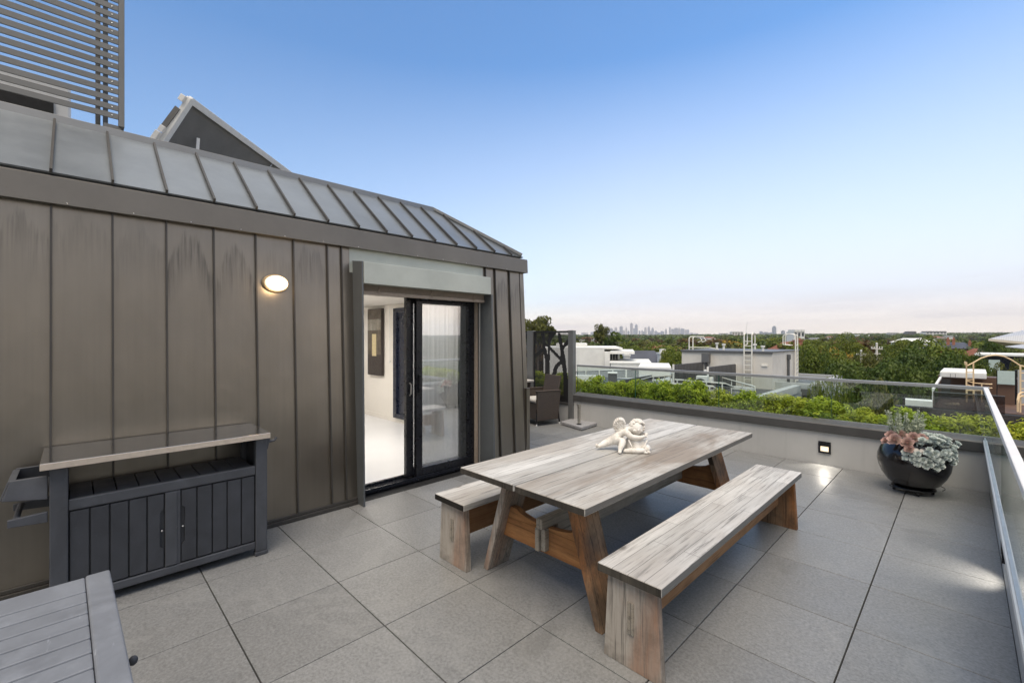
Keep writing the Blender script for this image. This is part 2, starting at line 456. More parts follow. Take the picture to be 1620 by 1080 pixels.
M['leaf_rust'] = make_leaf('leaf_rust', (.075, .05, .02), (.13, .085, .03), (.19, .12, .045), .3, .25)
M['bark'] = plain('bark', (.10, .08, .06), .9, 0, .3, 6, .6, 20)
M['pot'] = plain('glazed_pot', (.010, .008, .008), .2, 0, .3, 5, coat=.4)
M['wire'] = plain('black_wire', (.015, .015, .015), .4, .6)
M['rosette'] = make_leaf('rosette_leaf', (.52, .60, .57), (.68, .75, .71), (.86, .86, .80), 14, .12, .6)
M['rosette_red'] = make_leaf('rosette_leaf_red', (.45, .46, .36), (.55, .40, .34), (.66, .32, .31), 14, .12, .5)
M['sage'] = make_leaf('sage_leaf', (.31, .36, .24), (.46, .51, .38), (.64, .67, .53), 10, .2, .7)
def make_stone(name):
    k = NT(name, rough=.7)
    co = k.coord()
    b = k.ramp(k.noise(co, 18, 6, .65), [(.3, (.62, .57, .50)), (.7, (.88, .855, .80))])
    pit = k.ramp(k.noise(co, 60, 4, .7), [(.60, 0.), (.75, .55)])
    b = k.mix(pit, b, (.38, .28, .17))
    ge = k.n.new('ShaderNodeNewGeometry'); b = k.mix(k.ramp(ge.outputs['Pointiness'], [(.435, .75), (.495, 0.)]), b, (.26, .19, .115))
    k.set('col', b); k.bump(k.noise(co, 70, 5), .5, .004)
    return k.m
M['statue'] = make_stone('aged_cream_stone')
def make_granite():
    k = NT('granite', rough=.5)
    k.set('col', k.ramp(k.noise(k.coord(), 190, 3, .7), [(.35, (.12, .12, .125)), (.5, (.30, .30, .31)), (.68, (.55, .55, .56))]))
    return k.m
M['granite'] = make_granite()
M['brass'] = plain('satin_tube', (.50, .47, .41), .3, .9)
def make_wicker():
    k = NT('brown_wicker', rough=.55)
    co = k.coord()
    w = k.n.new('ShaderNodeTexWave'); k.t.links.new(k.coord(), w.inputs[0]); w.bands_direction = 'Z'; w.inputs['Scale'].default_value = 22; w.inputs['Distortion'].default_value = 0
    n = k.noise(k.coord(scale=(30, 30, 45)), 1, 3)
    f = k.mix(.5, w.outputs[0], n)
    k.set('col', k.ramp(f, [(.3, (.022, .016, .012)), (.7, (.085, .062, .046))]))
    k.bump(w.outputs[0], .6, .006)
    return k.m
M['wicker'] = make_wicker()
M['cushion'] = plain('pale_cushion', (.52, .50, .46), .9, 0, .06, 8, .2, 200)
M['screen'] = plain('screen_black', (.020, .020, .021), .5, .1)
M['screen_post'] = plain('screen_post', (.20, .205, .205), .4, .4, .06, 4)
# the town
M['town_beige'] = make_render('town_beige', (.68, .65, .585), .12)
M['town_white'] = make_render('town_white', (.74, .74, .70), .08)
M['town_grey'] = make_render('town_grey', (.44, .45, .44), .12)
M['town_dark'] = plain('town_dark_roof', (.085, .09, .095), .6, 0, .2, .6)
M['town_slate'] = plain('town_slate', (.060, .066, .085), .6, 0, .2, .5)
M['town_rib'] = plain('ribbed_screen', (.15, .15, .15), .5, .3, .1, .8)
M['town_glass'] = plain('town_window', (.05, .06, .07), .1, 0, .2, .4)
M['town_brown'] = plain('brown_wall', (.115, .065, .042), .6, 0, .15, .7)
M['cream_paint'] = plain('cream_ladder', (.80, .60, .36), .5, 0, .06, 3)
M['white_paint'] = plain('white_ladder', (.80, .78, .70), .5, 0, .05, 3)
def make_brick(name, a, b, mortar, sx=.24, sy=.08):
    k = NT(name, rough=.85)
    br = k.n.new('ShaderNodeTexBrick')
    x = k.xyz(k.coord())
    cb = k.n.new('ShaderNodeCombineXYZ')
    k.t.links.new(k.math('ADD', x[0], x[1]), cb.inputs[0]); k.t.links.new(x[2], cb.inputs[1])
    k.t.links.new(cb.outputs[0], br.inputs['Vector'])
    br.inputs['Color1'].default_value = (*a, 1); br.inputs['Color2'].default_value = (*b, 1); br.inputs['Mortar'].default_value = (*mortar, 1)
    br.inputs['Scale'].default_value = 1; br.inputs['Brick Width'].default_value = sx; br.inputs['Row Height'].default_value = sy; br.inputs['Mortar Size'].default_value = .008
    k.set('col', br.outputs[0]); return k.m
M['brick_black'] = make_brick('black_brick', (.030, .024, .024), (.055, .045, .042), (.02, .02, .02))
M['brick_red'] = make_brick('red_brick', (.30, .095, .05), (.40, .14, .075), (.30, .22, .17))
def make_rooftile(name, a, b):
    k = NT(name, rough=.8)
    w = k.n.new('ShaderNodeTexWave'); k.t.links.new(k.coord(), w.inputs[0]); w.bands_direction = 'Z'; w.inputs['Scale'].default_value = 1.1
    k.set('col', k.mix(w.outputs[0], a, k.ramp(k.noise(k.coord(), 1.2, 4), [(.3, a), (.7, b)])))
    return k.m
M['tile_red'] = make_rooftile('red_roof_tile', (.19, .07, .04), (.30, .12, .07))
M['tile_grey'] = make_rooftile('grey_roof_tile', (.14, .14, .15), (.22, .22, .22))
M['corrugated'] = None
def make_corr():
    k = NT('corrugated_roof', rough=.45, metal=.3)
    w = k.n.new('ShaderNodeTexWave'); k.t.links.new(k.coord(), w.inputs[0]); w.bands_direction = 'X'; w.inputs['Scale'].default_value = 4
    k.set('col', k.mix(w.outputs[0], (.46, .46, .46), (.60, .60, .59))); k.bump(w.outputs[0], .5, .03)
    return k.m
M['corrugated'] = make_corr()
M['soffit'] = plain('cream_soffit', (.72, .64, .50), .7, 0, .05, .5)
def make_tower(name, a, b):
    k = NT(name, rough=.35)
    br = k.n.new('ShaderNodeTexBrick'); x = k.xyz(k.coord()); cb = k.n.new('ShaderNodeCombineXYZ')
    k.t.links.new(k.math('ADD', x[0], x[1]), cb.inputs[0]); k.t.links.new(x[2], cb.inputs[1]); k.t.links.new(cb.outputs[0], br.inputs['Vector'])
    br.inputs['Color1'].default_value = (*a, 1); br.inputs['Color2'].default_value = (*tuple(v * 1.25 for v in a), 1); br.inputs['Mortar'].default_value = (*b, 1)
    br.inputs['Scale'].default_value = 1; br.inputs['Brick Width'].default_value = 9; br.inputs['Row Height'].default_value = 8; br.inputs['Mortar Size'].default_value = 1.2
    k.set('col', br.outputs[0]); return k.m
M['tower_blue'] = make_tower('tower_blue', (.12, .16, .20), (.20, .23, .25))
M['tower_grey'] = make_tower('tower_grey', (.20, .21, .22), (.30, .29, .28))
M['tower_pale'] = make_tower('tower_pale', (.32, .31, .29), (.42, .40, .37))
def make_ground():
    k = NT('suburb_ground', rough=.95)
    n = k.noise(k.coord(), .02, 8, .7)
    k.set('col', k.ramp(n, [(.3, (.035, .045, .018)), (.5, (.06, .065, .035)), (.62, (.13, .125, .11)), (.75, (.05, .06, .025))]))
    return k.m
M['ground'] = make_ground()
# ------------------------------------------------------------------ paving
rnd = random.Random(7)
XB, KB = -.60, .05
def wx(z): return XB - KB * z
YE = 3.68
def make_floor():
    mb = MB(); tints = []
    for i in range(-9, 6):
        for j in range(-6, 10):
            x0, x1, y0, y1 = i * .6, (i + 1) * .6, j * .6, (j + 1) * .6
            if x0 < -.61 and y1 < 3.75: continue
            gx0 = .0034 if i in (4, 5) else .0027; gx1 = .0034 if i + 1 in (4, 5) else .0027
            gy0 = .0034 if j in (0, 1, -1) else .0027; gy1 = .0034 if j + 1 in (0, 1, -1) else .0027
            x0 += gx0; x1 -= gx1; y0 += gy0; y1 -= gy1
            x1 = min(x1, 3.597); y1 = min(y1, 5.975)
            if x0 < -.61: y0 = max(y0, YE - .02)
            if y1 - y0 < .01: continue
            e = .0012; t = rnd.uniform(-.0006, .0006)
            mb.hexa([(x0, y0, -.02), (x1, y0, -.02), (x1, y1, -.02), (x0, y1, -.02)],
                    [(x0, y0, t - e), (x1, y0, t - e), (x1, y1, t - e), (x0, y1, t - e)])
            mb.f.pop(-5); mb.mi.pop(-5)
            o = len(mb.v)
            mb.v += [(x0 + e, y0 + e, t), (x1 - e, y0 + e, t), (x1 - e, y1 - e, t), (x0 + e, y1 - e, t)]
            b = o - 4
            for q in range(4):
                mb.f.append((b + q, b + (q + 1) % 4, o + (q + 1) % 4, o + q)); mb.mi.append(0)
            mb.f.append((o, o + 1, o + 2, o + 3)); mb.mi.append(0)
            tints += [rnd.uniform(.88, 1.06)] * 12
    ob = mb.build('terrace_floor', 'tile')
    a = ob.data.attributes.new('tint', 'FLOAT_COLOR', 'POINT')
    a.data.foreach_set('color', np.repeat(np.array(tints), 4))
    struct(ob)
    b = MB().box(-6, 3.62, -4, 6.0, -.35, -.018).build('terrace_slab', 'joint'); struct(b)
make_floor()

# ------------------------------------------------------------------ penthouse
ph = thing('penthouse', 'grey zinc clad penthouse with sloping seamed roof and sliding door', 'building', (-.6, 0, 0))
SEAM = [-.713 + .295 * n for n in range(-14, 15)]
def wallpanel(mb, y0, y1, z0, z1, t=.06):
    mb.hexa([(wx(z0) - t, y0, z0), (wx(z0), y0, z0), (wx(z0), y1, z0), (wx(z0) - t, y1, z0)],
            [(wx(z1) - t, y0, z1), (wx(z1), y0, z1), (wx(z1), y1, z1), (wx(z1) - t, y1, z1)])
def wallseam(mb, y, z0, z1, w=.005, d=.022):
    mb.hexa([(wx(z0) - .01, y - w, z0), (wx(z0) + d, y - w, z0), (wx(z0) + d, y + w, z0), (wx(z0) - .01, y + w, z0)],
            [(wx(z1) - .01, y - w, z1), (wx(z1) + d, y - w, z1), (wx(z1) + d, y + w, z1), (wx(z1) - .01, y + w, z1)])
mb = MB()
wallpanel(mb, -5, 1.30, .05, 2.46); wallpanel(mb, 2.93, YE - .002, .05, 2.46); wallpanel(mb, 1.30, 2.93, 2.19, 2.455)
mb.cur = 1
for y in SEAM:
    if y < 1.1: wallseam(mb, y, .06, 2.45)
for y in (1.19, 2.99, 3.15, 3.40): wallseam(mb, y, .06, 2.45)
for y in (3.60,): wallseam(mb, y, .06, 2.45, .003, .006)
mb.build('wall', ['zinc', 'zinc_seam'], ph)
mb = MB()
mb.box(-8, XB - .003, YE - .06, YE, .05, .9); mb.hexa([(-8, YE - .06, .9), (wx(.9) - .002, YE - .06, .9), (wx(.9) - .002, YE, .9), (-8, YE, .9)], [(-8, YE - .08, 2.46), (wx(2.46), YE - .08, 2.46), (wx(2.46), YE - .02, 2.46), (-8, YE - .02, 2.46)])
mb.build('end_wall', 'zinc', ph)
MB().box(-8.05, -7.99, -5, YE - .07, 0, 3.1).build('rear_wall', 'fascia', ph)
MB().box(-7.98, -.66, -5.06, -5.0, 0, 2.46).build('side_wall', 'zinc', ph)
mb = MB(); mb.box(wx(.05) - .04, -.578, -5, 1.296, .002, .035); mb.box(wx(.05) - .04, -.590, -5, 1.296, .036, .062)
mb.box(wx(.05) - .04, -.578, 2.935, YE + .02, .002, .035)
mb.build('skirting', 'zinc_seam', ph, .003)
# fascia with a folded return at the end
mb = MB()
mb.prism([(-.700, -5, 2.425), (-.668, -5, 2.425), (-.676, -5, 2.598), (-.69, -5, 2.606), (-.76, -5, 2.606), (-.76, -5, 2.425)], (0, 8.71, 0))
mb.box(-8, -.765, 3.66, 3.71, 2.425, 2.604)
mb.cur = 1
for k in range(26): mb.ell((-.665, -4.6 + .33 * k, 2.436), .003, .004, .004, 6, 4)
mb.build('fascia', ['fascia', 'screw'], ph, .004)
# sloping roof with raised seams, hipped at the far end
EX, EZ, RX, RZ = -.700, 2.622, -1.46, 3.215
EY, RY = 3.645, 2.74
sl = Vector((RX - EX, 0, RZ - EZ)); nrm = Vector((-(RZ - EZ), 0, RX - EX)).normalized() * -1
mb = MB()
th = nrm * .012
mb.prism([Vector((EX, -5, EZ)), Vector((EX, EY, EZ)), Vector((RX, RY, RZ)), Vector((RX, -5, RZ))], th)
hn = Vector((0, .55, .85)).normalized()
mb.prism([Vector((EX - .01, EY, EZ)), Vector((-8, EY, EZ)), Vector((-8, RY, RZ)), Vector((RX - .01, RY, RZ))], hn * .012)
for y in SEAM:
    mb.cur = 1
    if y < EY - .12:
        t = 1.0 if y <= RY else (EY - y) / (EY - RY)
        p = Vector((EX + .012, y, EZ - .006)); q = Vector((EX, y, EZ)) + sl * (t * .97)
        mb.bar(p + nrm * .022, q + nrm * .022, .014, .030, nrm)
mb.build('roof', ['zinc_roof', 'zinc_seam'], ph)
mb = MB()
mb.box(-8, RX - .02, -5, RY - .02, RZ - .03, RZ + .005)
mb.build('flat_roof', 'flash', ph)
mb = MB()
mb.prism([(RX + .035, -5, RZ - .02), (RX + .02, -5, RZ + .052), (RX - .12, -5, RZ + .060), (RX - .12, -5, RZ - .0)], (0, 5 + RY, 0))
mb.bar((EX + .0, EY - .02, EZ + .03), (RX - .03, RY + .01, RZ + .04), .10, .035, (0.2, .3, 1))
mb.bar((EX + .02, EY - .05, EZ + .012), (RX, RY - .02, RZ + .02), .025, .035, nrm)
mb.build('roof_flashing', 'flash', ph, .004)
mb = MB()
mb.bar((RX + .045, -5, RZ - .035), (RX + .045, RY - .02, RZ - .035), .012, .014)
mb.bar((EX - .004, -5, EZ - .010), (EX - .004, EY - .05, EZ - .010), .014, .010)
mb.build('roof_shadow_strip', 'joint', ph)  # near-black strips stand in for shadow under the flashing and roof edge
# door surround
HX = -.50
MB().hexa([(wx(2.19) - .05, 1.27, 2.19), (wx(2.19) + .004, 1.27, 2.19), (wx(2.19) + .004, 2.955, 2.19), (wx(2.19) - .05, 2.955, 2.19)],
          [(wx(2.43) - .05, 1.27, 2.432), (wx(2.43) + .004, 1.27, 2.432), (wx(2.43) + .004, 2.955, 2.432), (wx(2.43) - .05, 2.955, 2.432)]).build('lintel_panel', 'hood', ph)
mb = MB()
mb.prism([(HX - .006, 1.3185, 2.074), (HX - .012, 1.3185, 2.276), (-.72, 1.3185, 2.305), (-.72, 1.3185, 2.29), (HX - .03, 1.3185, 2.262), (HX - .022, 1.3185, 2.09), (-.72, 1.3185, 2.09), (-.72, 1.3185, 2.074)], (0, 1.588, 0))
mb.build('door_hood', 'hood', ph, .003)
mb = MB()
mb.prism([(-.478, 1.300, .0), (-.516, 1.300, 2.279), (-.74, 1.300, 2.31), (-.82, 1.300, 2.0), (-.82, 1.300, .0)], (0, .0175, 0))
mb.build('side_fin', 'fin', ph, .002)
mb = MB()
mb.prism([(-.458, 2.9075, .0), (-.502, 2.9075, 2.074), (-.82, 2.9075, 2.074), (-.82, 2.9075, .0)], (0, .022, 0))
mb.build('side_fin', 'fin', ph, .002)
# rolled timber blind under the hood
mb = MB()
for k in range(7): mb.box(-.665, -.605, 1.335, 2.885, 2.018 + .0085 * k, 2.0235 + .0085 * k)
mb.box(-.668, -.602, 1.335, 2.885, 1.982, 2.014)
bl = mb.build('blind', 'blind', ph, .002)
for y in (1.52, 2.13, 2.72):
    mb = MB()
    for k in range(5): mb.tube([(-.600, y - .03 + .015 * k, 1.995 + .012 * ((k * 7) % 4)), (-.596, y + .01 - .008 * k, 2.05 - .01 * k)], .003, 5)
    mb.tube([(-.600, y, 1.985), (-.598, y, 2.075)], .0035, 5)
    mb.build('blind_cord', 'blind', bl)
# sliding door
df = MB()
XS, XI = -.80, -.865
df.box(-.93, -.765, 1.318, 2.907, .0, .028); df.box(-.93, -.90, 1.318, 2.907, .029, .055); df.box(-.785, -.765, 1.318, 2.907, .029, .045)
df.box(-.93, -.775, 1.318, 2.907, 2.005, 2.07); df.box(-.93, -.775, 2.865, 2.907, .056, 2.004); df.box(-.93, -.83, 1.318, 1.345, .056, 2.004)
dfo = df.build('door_frame', 'black', ph, .003)
MB().box(-.774, -.740, 2.868, 2.905, .03, 2.004).build('jamb_strip', 'blind', ph, .002)
MB().tube([(-.70, 2.893, .02), (-.70, 2.893, 2.0)], .008, 8).build('blind_guide', 'silver', ph)
def sash(name, x, y0, y1, wl, wr, label=None):
    z0, z1 = .048, 2.0; t = .026
    m = MB(); m.box(x - t, x + t, y0, y0 + wl, z0, z1); m.box(x - t, x + t, y1 - wr, y1, z0, z1)
    m.box(x - t, x + t, y0 + wl, y1 - wr, z0, z0 + .085); m.box(x - t, x + t, y0 + wl, y1 - wr, z1 - .06, z1)
    f = m.build(name, 'black', ph, .003)
    MB().box(x - .004, x + .004, y0 + wl - .002, y1 - wr + .002, z0 + .083, z1 - .058).build('glass_pane', 'door_glass', f)
    return f
ys = on_x(657, 500, XS).y; yl = on_x(641, 500, XI).y
sB = sash('sliding_door', XS, ys, 2.864, .075, .085)
sA = sash('sliding_door', XI, yl, 2.80, .085, .09)
m = MB(); m.box(XS + .024, XS + .05, ys + .02, ys + .05, .96, .98); m.box(XS + .024, XS + .05, ys + .02, ys + .05, 1.14, 1.16); m.box(XS + .045, XS + .058, ys + .02, ys + .05, .96, 1.16)
m.build('handle', 'black', sB, .004)
m = MB(); m.tube([(XI + .026, yl + .04, .93), (XI + .05, yl + .04, .95), (XI + .05, yl + .045, 1.05), (XI + .026, yl + .04, 1.07)], .008, 6); m.build('handle', 'silver', sA)
# wall lamp
lp = thing('wall_lamp', 'lit oval bulkhead lamp on the zinc wall left of the door', 'wall lamp', (wx(2.02), .614, 2.02))
def oval(r1, r2, x0, x1, mat, name, par):
    n = 40; m = MB(); ring = []
    for (rr1, rr2, xx) in ((r1, r2, x0), (r1, r2, (x0 + x1) / 2), (r1 * .93, r2 * .93, x1)):
        ring.append([(lp.location.x + xx, .614 + rr1 * math.cos(2 * math.pi * k / n), 2.026 + rr2 * math.sin(2 * math.pi * k / n)) for k in range(n)])
    m.add([p for g in ring for p in g], [(i * n + k, i * n + (k + 1) % n, (i + 1) * n + (k + 1) % n, (i + 1) * n + k) for i in range(2) for k in range(n)] + [tuple(range(2 * n, 3 * n))])
    return m.build(name, mat, par, smooth=False)
oval(.106, .079, -.01, .030, 'lamp_rim', 'lamp_base', lp)
oval(.090, .065, .0305, .052, 'lamp', 'lamp_diffuser', lp)

gl_ = bpy.data.lights.new('wall_lamp_light', 'POINT'); gl_.energy = 1.6; gl_.color = (1.0, .68, .36); gl_.shadow_soft_size = .06
go_ = bpy.data.objects.new('wall_lamp_light', gl_); COL.objects.link(go_); go_.location = (.115, 0, .0); go_.parent = lp
# ------------------------------------------------------------------ room behind the door
def setting(name, mat, *b): o = MB().box(*b).build(name, mat); return struct(o)
setting('room_floor', 'carpet', -6.6, -.935, .5, 3.60, -.04, .03)
setting('room_wall', 'interior', -6.6, -.94, 3.565, 3.612, .031, 2.166)
setting('room_wall', 'interior', -6.66, -6.6, .5, 3.56, .031, 2.166)
setting('room_wall', 'interior', -6.6, -.94, .44, .5, .031, 2.166)
setting('room_wall', 'interior', -1.0, -.94, .51, 1.30, .031, 2.166)
setting('room_wall', 'interior', -1.0, -.94, 2.93, 3.56, .031, 2.166)
setting('room_ceiling', 'ceiling', -6.6, -.94, .5, 3.60, 2.17, 2.23)
setting('room_skirting', 'interior', -6.6, -1.0, 3.55, 3.564, .031, .11)
for x, y, lab in ((-1.75, 2.55, 'added round ceiling light brightening the sheer curtain and door glass'), (-2.9, 2.0, 'round lit ceiling lamp in the middle of the white room'), (-4.6, 2.0, 'round lit ceiling lamp deep inside the white room')):  # the one by the curtain is an added lamp to brighten the door glass
    t = thing('ceiling_lamp', lab, 'ceiling lamp', (x, y, 2.16))
    MB().lathe([(.15, 0), (.15, .012), (.0, .012)], (x, y, 2.155), 28).build('lamp_rim', 'white_metal', t)
    MB().lathe([(.0, 0), (.13, 0), (.13, .004)], (x, y, 2.150), 28).build('lamp_diffuser', 'lamp_in', t)
# tall dark picture, blue canvas, dark window with blind cord
t = thing('wall_picture', 'tall dark abstract picture with a pale strip on the white wall', 'picture', (-4.55, 3.56, 1.5))
MB().box(-4.80, -4.25, 3.50, 3.549, .84, 2.115).build('canvas_edge', 'artdark', t)
m = MB(); m.box(-4.79, -4.27, 3.494, 3.4995, 1.92, 2.105); m.build('painted_block', 'artmid', t)
m = MB(); m.box(-4.79, -4.27, 3.494, 3.4995, 1.70, 1.915); m.build('painted_block', 'wood_greyrail', t)
m = MB(); m.box(-4.79, -4.27, 3.494, 3.4995, 1.24, 1.695); m.build('painted_block', 'artmid', t)
m = MB(); m.box(-4.60, -4.44, 3.489, 3.4935, 1.21, 1.63); m.build('painted_strip', 'artpale', t)
t = thing('blue_picture', 'large blue canvas half hidden by the door jamb', 'picture', (-5.8, 3.56, 1.1))
MB().box(-6.5, -5.13, 3.51, 3.549, .95, 1.95).build('blue_canvas', 'blue', t)
t = thing('interior_window', 'dark framed full height window on the white room wall', 'window', (-3.5, 3.56, .1))
m = MB(); m.box(-3.83, -3.72, 3.50, 3.563, .12, 2.09); m.box(-2.4, -2.3, 3.50, 3.563, .12, 2.09); m.box(-3.72, -2.4, 3.50, 3.563, .12, .20); m.box(-3.72, -2.4, 3.50, 3.563, 2.01, 2.09)
m.build('window_frame', 'navy', t, .004)
MB().box(-3.72, -2.4, 3.535, 3.545, .2, 2.01).build('window_pane', 'navy', t)
m = MB(); m.tube([(-4.0, 3.53, 2.1), (-3.99, 3.53, 1.15)], .006, 5); m.ell((-3.99, 3.53, 1.12), .015, .015, .03); m.build('blind_cord', 'white_metal', t)
# sheer curtain behind the glass
m = MB(); n = 90
ya, yb = 2.18, 2.93
vs = []
for i in range(n + 1):
    y = ya + (yb - ya) * i / n; x = -1.10 + .030 * math.sin(i * .75) + .012 * math.sin(i * 1.9 + 1)
    vs += [(x, y, .06), (x + .006 * math.sin(i * .3), y, 2.12)]
m.add(vs, [(2 * i, 2 * i + 2, 2 * i + 3, 2 * i + 1) for i in range(n)])
cur = tag(m.build('sheer_curtain', 'sheer', smooth=True), 'grey sheer curtain hanging behind the sliding glass door', 'curtain')

# ------------------------------------------------------------------ roof plant
XL = -1.90
y_r = on_x(197, 100, XL).y; y_i = on_x(188, 100, XL).y
ls = thing('louvre_screen', 'grey slatted plant screen standing on the penthouse roof', 'louvre screen', (XL, y_i, 3.22))
zb = on_x(190, 190, XL).z
MB().box(XL - .10, XL + .006, y_i, y_r, zb - .06, 5.6).build('screen_post', 'louvre', ls, .003)
MB().box(XL - .085, XL - .02, y_i - .10, y_r - .02, 3.22, zb - .05).build('post_foot', 'louvre', ls, .003)
for k in range(26):
    z = zb + .0745 * k
    m = MB().box(XL - .014, XL, -4.6, y_i - .001, z, z + .048); m.cur = 1; m.ell((XL + .001, y_i - .045, z + .024), .004, .006, .006, 8, 4)
    m.build('slat', ['louvre', 'screw'], ls, .0015, seg=1)
for u0, u1, x in ((151, 159, -2.35), (163, 171, -2.30)):
    a, b = on_x(u0, 150, x).y, on_x(u1, 150, x).y
    MB().box(x - .06, x, a, b, 3.22, 5.5).build('screen_post', 'louvre' if u0 < 160 else 'fin', ls)
ac = thing('roof_air_conditioner', 'white air conditioner behind the slatted roof screen', 'air conditioner', (-3.2, -1.5, 3.22))
p0 = on_x(112, 150, -2.9)
m = MB(); m.box(-3.7, -2.9, -3.4, p0.y, 3.62, 4.08); m.build('casing', 'white_metal', ac, .02)
m = MB(); m.box(-2.899, -2.88, -3.3, p0.y - .12, 3.66, 3.90); m.build('grille', 'dark_void', ac)
MB().box(-3.7, -2.92, -3.35, -3.25, 3.22, 3.61).build('stand_leg', 'white_metal', ac); MB().box(-3.7, -2.92, p0.y - .1, p0.y, 3.22, 3.61).build('stand_leg', 'white_metal', ac)
# tilted solar collector seen from behind
fw = Vector((-sn, cs, 0)); rt = Vector((cs, sn, 0))
DT = 4.77; Tp = W(303, 160, DT)
e = -rt * (41 * DT / FPX) - Vector((0, 0, 62 * DT / FPX)); eu = e.normalized()
sp = thing('solar_array', 'white framed tilted solar panel rack behind the roof ridge', 'solar panel', (Tp.x, Tp.y, 3.22))
nn = fw.cross(eu).normalized()
if nn.z < 0: nn = -nn
for r, (a, b) in enumerate(((0.0, .52), (.54, 1.05))):
    for q in range(2):
        s0, s1 = q * 1.66, q * 1.66 + 1.64
        A = Tp + eu * a + fw * s0; Bc = (eu * (b - a)); Cc = fw * (s1 - s0)
        m = MB(); m.prism([A, A + Bc, A + Bc + Cc, A + Cc], nn * .012); pa = m.build('collector', 'panel_back', sp)
m = MB()
m.bar(Tp - fw * .03, Tp + fw * 3.4, .07, .05, nn); m.bar(Tp - fw * .02 - eu * .02, Tp + eu * 1.1 - fw * .02, .06, .06, nn)
m.bar(Tp + eu * .53 - nn * .03, Tp + eu * .53 + fw * 3.4 - nn * .03, .02, .02, nn)
m.bar(Tp + eu * 1.06, Tp + eu * 1.06 + fw * 3.4, .06, .05, nn)
m.build('panel_frame', 'alu', sp, .006)
for a in (.03, .42): MB().obox(Tp + eu * a - fw * .045 + nn * .045, eu * .035, fw * .03, nn * .03).build('bracket', 'alu', sp, .004)
MB().bar(Tp + eu * .14 - fw * .05 + nn * .035, Tp + eu * .40 - fw * .05 + nn * .05, .02, .06, nn).build('bracket', 'panel_back', sp)
MB().bar(Tp + eu * .46 - fw * .06 + nn * .05, Tp + eu * .9 - fw * .07 + nn * .05, .05, .06, nn).build('bracket', 'alu', sp, .004)
m = MB()
m.tube([Tp + eu * .60 + fw * .22 - nn * .05, Tp + eu * .66 + fw * 1.6 - nn * .08], .026, 8)
m.build('conduit', 'alu', sp)
for s in (.3, 1.7, 3.1):
    MB().bar(Tp + eu * 1.0 + fw * s, Vector((*(Tp + eu * 1.0 + fw * s).xy, 3.22)), .04, .04).build('support_leg', 'alu', sp); MB().bar(Tp + eu * .3 + fw * s - nn * .03, Vector((*(Tp + eu * .6 + fw * s).xy, 3.22)) + rt * .15, .03, .03).build('support_leg', 'alu', sp)

# ------------------------------------------------------------------ planter walls, caps and glass balustrades
pw = thing('planter_wall', 'low grey rendered planter wall with dark rounded capping', 'planter wall', (1, 5.98, 0))
mb = MB(); mb.box(-1.64, 8.0, 5.98, 6.12, -.35, .44); mb.build('wall_face', 'render', pw)
mb = MB(); mb.prism([(-1.64, 5.975, .398), (-1.64, 5.950, .405), (-1.64, 5.945, .500), (-1.64, 5.952, .512), (-1.64, 6.045, .545), (-1.64, 6.13, .545), (-1.64, 6.13, .398)], (5.26, 0, 0)); 
mb.prism([(3.6235, 5.975, .398), (3.6235, 5.950, .405), (3.6235, 5.945, .500), (3.6235, 5.952, .512), (3.6235, 6.045, .545), (3.6235, 6.13, .545), (3.6235, 6.13, .398)], (4.4, 0, 0))
mb.build('capping', 'cap', pw, .006)
mb = MB(); mb.box(-5, -1.645, 5.985, 6.12, -.35, .30); mb.build('wall_face', 'render', pw)
mb = MB(); mb.box(-5, -1.645, 5.965, 6.13, .301, .345); mb.build('capping', 'cap', pw, .006)
mb = MB(); mb.box(-5, 8, 6.92, 7.05, -3, .47); mb.build('outer_wall', 'render', pw)
mb = MB(); mb.box(-5, 8, 6.12, 6.92, .1, .43); so = mb.build('planter_soil', 'soil', pw)
pp = thing('side_parapet', 'low side parapet with pale stained capping under the glass', 'parapet', (3.6, 2, 0))
mb = MB(); mb.box(3.60, 3.74, -3, 5.944, -.35, .485); mb.build('wall_face', 'render', pp)
mb = MB(); mb.prism([(3.553, -3, .487), (3.553, -3, .527), (3.565, -3, .533), (3.619, -3, .533), (3.622, -3, .505), (3.75, -3, .505), (3.75, -3, .487)], (0, 8.965, 0))
mb.build('capping', 'cap_pale', pp, .003)
def balustrade(name, label, p, q, zb, zt, joints, railmat, loc, rw=.034, rh=.036):
    t = thing(name, label, 'balustrade', loc)
    p = Vector(p); q = Vector(q); d = (q - p).normalized(); L = (q - p).length; nrm2 = Vector((-d.y, d.x, 0))
    js = [0] + joints + [L]
    for a, b in zip(js, js[1:]):
        A = p + d * (a + .004); B = p + d * (b - .004)
        m = MB(); m.prism([A + Vector((0, 0, zb)), B + Vector((0, 0, zb)), B + Vector((0, 0, zt - .003)), A + Vector((0, 0, zt - .003))], nrm2 * .011)
        g = m.build('glass_pane', 'glass', t)
        for E in (A - d * .0012, B + d * .0012):
            m = MB(); c0_ = E + nrm2 * .0055; m.obox(c0_ + Vector((0, 0, (zb + zt) / 2)), d * .0009, nrm2 * .005, Vector((0, 0, (zt - zb) / 2 - .004))); m.build('pane_edge', 'glass_edge', g)
    m = MB(); c = nrm2 * .0055
    m.bar(p + c + Vector((0, 0, zt + rh / 2)), q + c + Vector((0, 0, zt + rh / 2)), rw, rh)
    m.build('top_rail', railmat, t, .004)
    m = MB(); m.bar(p + c + Vector((0, 0, zb + .004)), q + c + Vector((0, 0, zb + .004)), .024, .014); m.build('base_channel', 'silver', t)
    return t
jx = [on_y(1315, 640, 6.065).x + 1.64 - 1.35 * k for k in (2, 1, 0)]
balustrade('glass_balustrade', 'clear glass balustrade along the planter hedge facing the city', (-1.64, 6.07, 0), (3.60, 6.07, 0), .541, 1.024, jx, 'rail', (1, 6.07, .54))
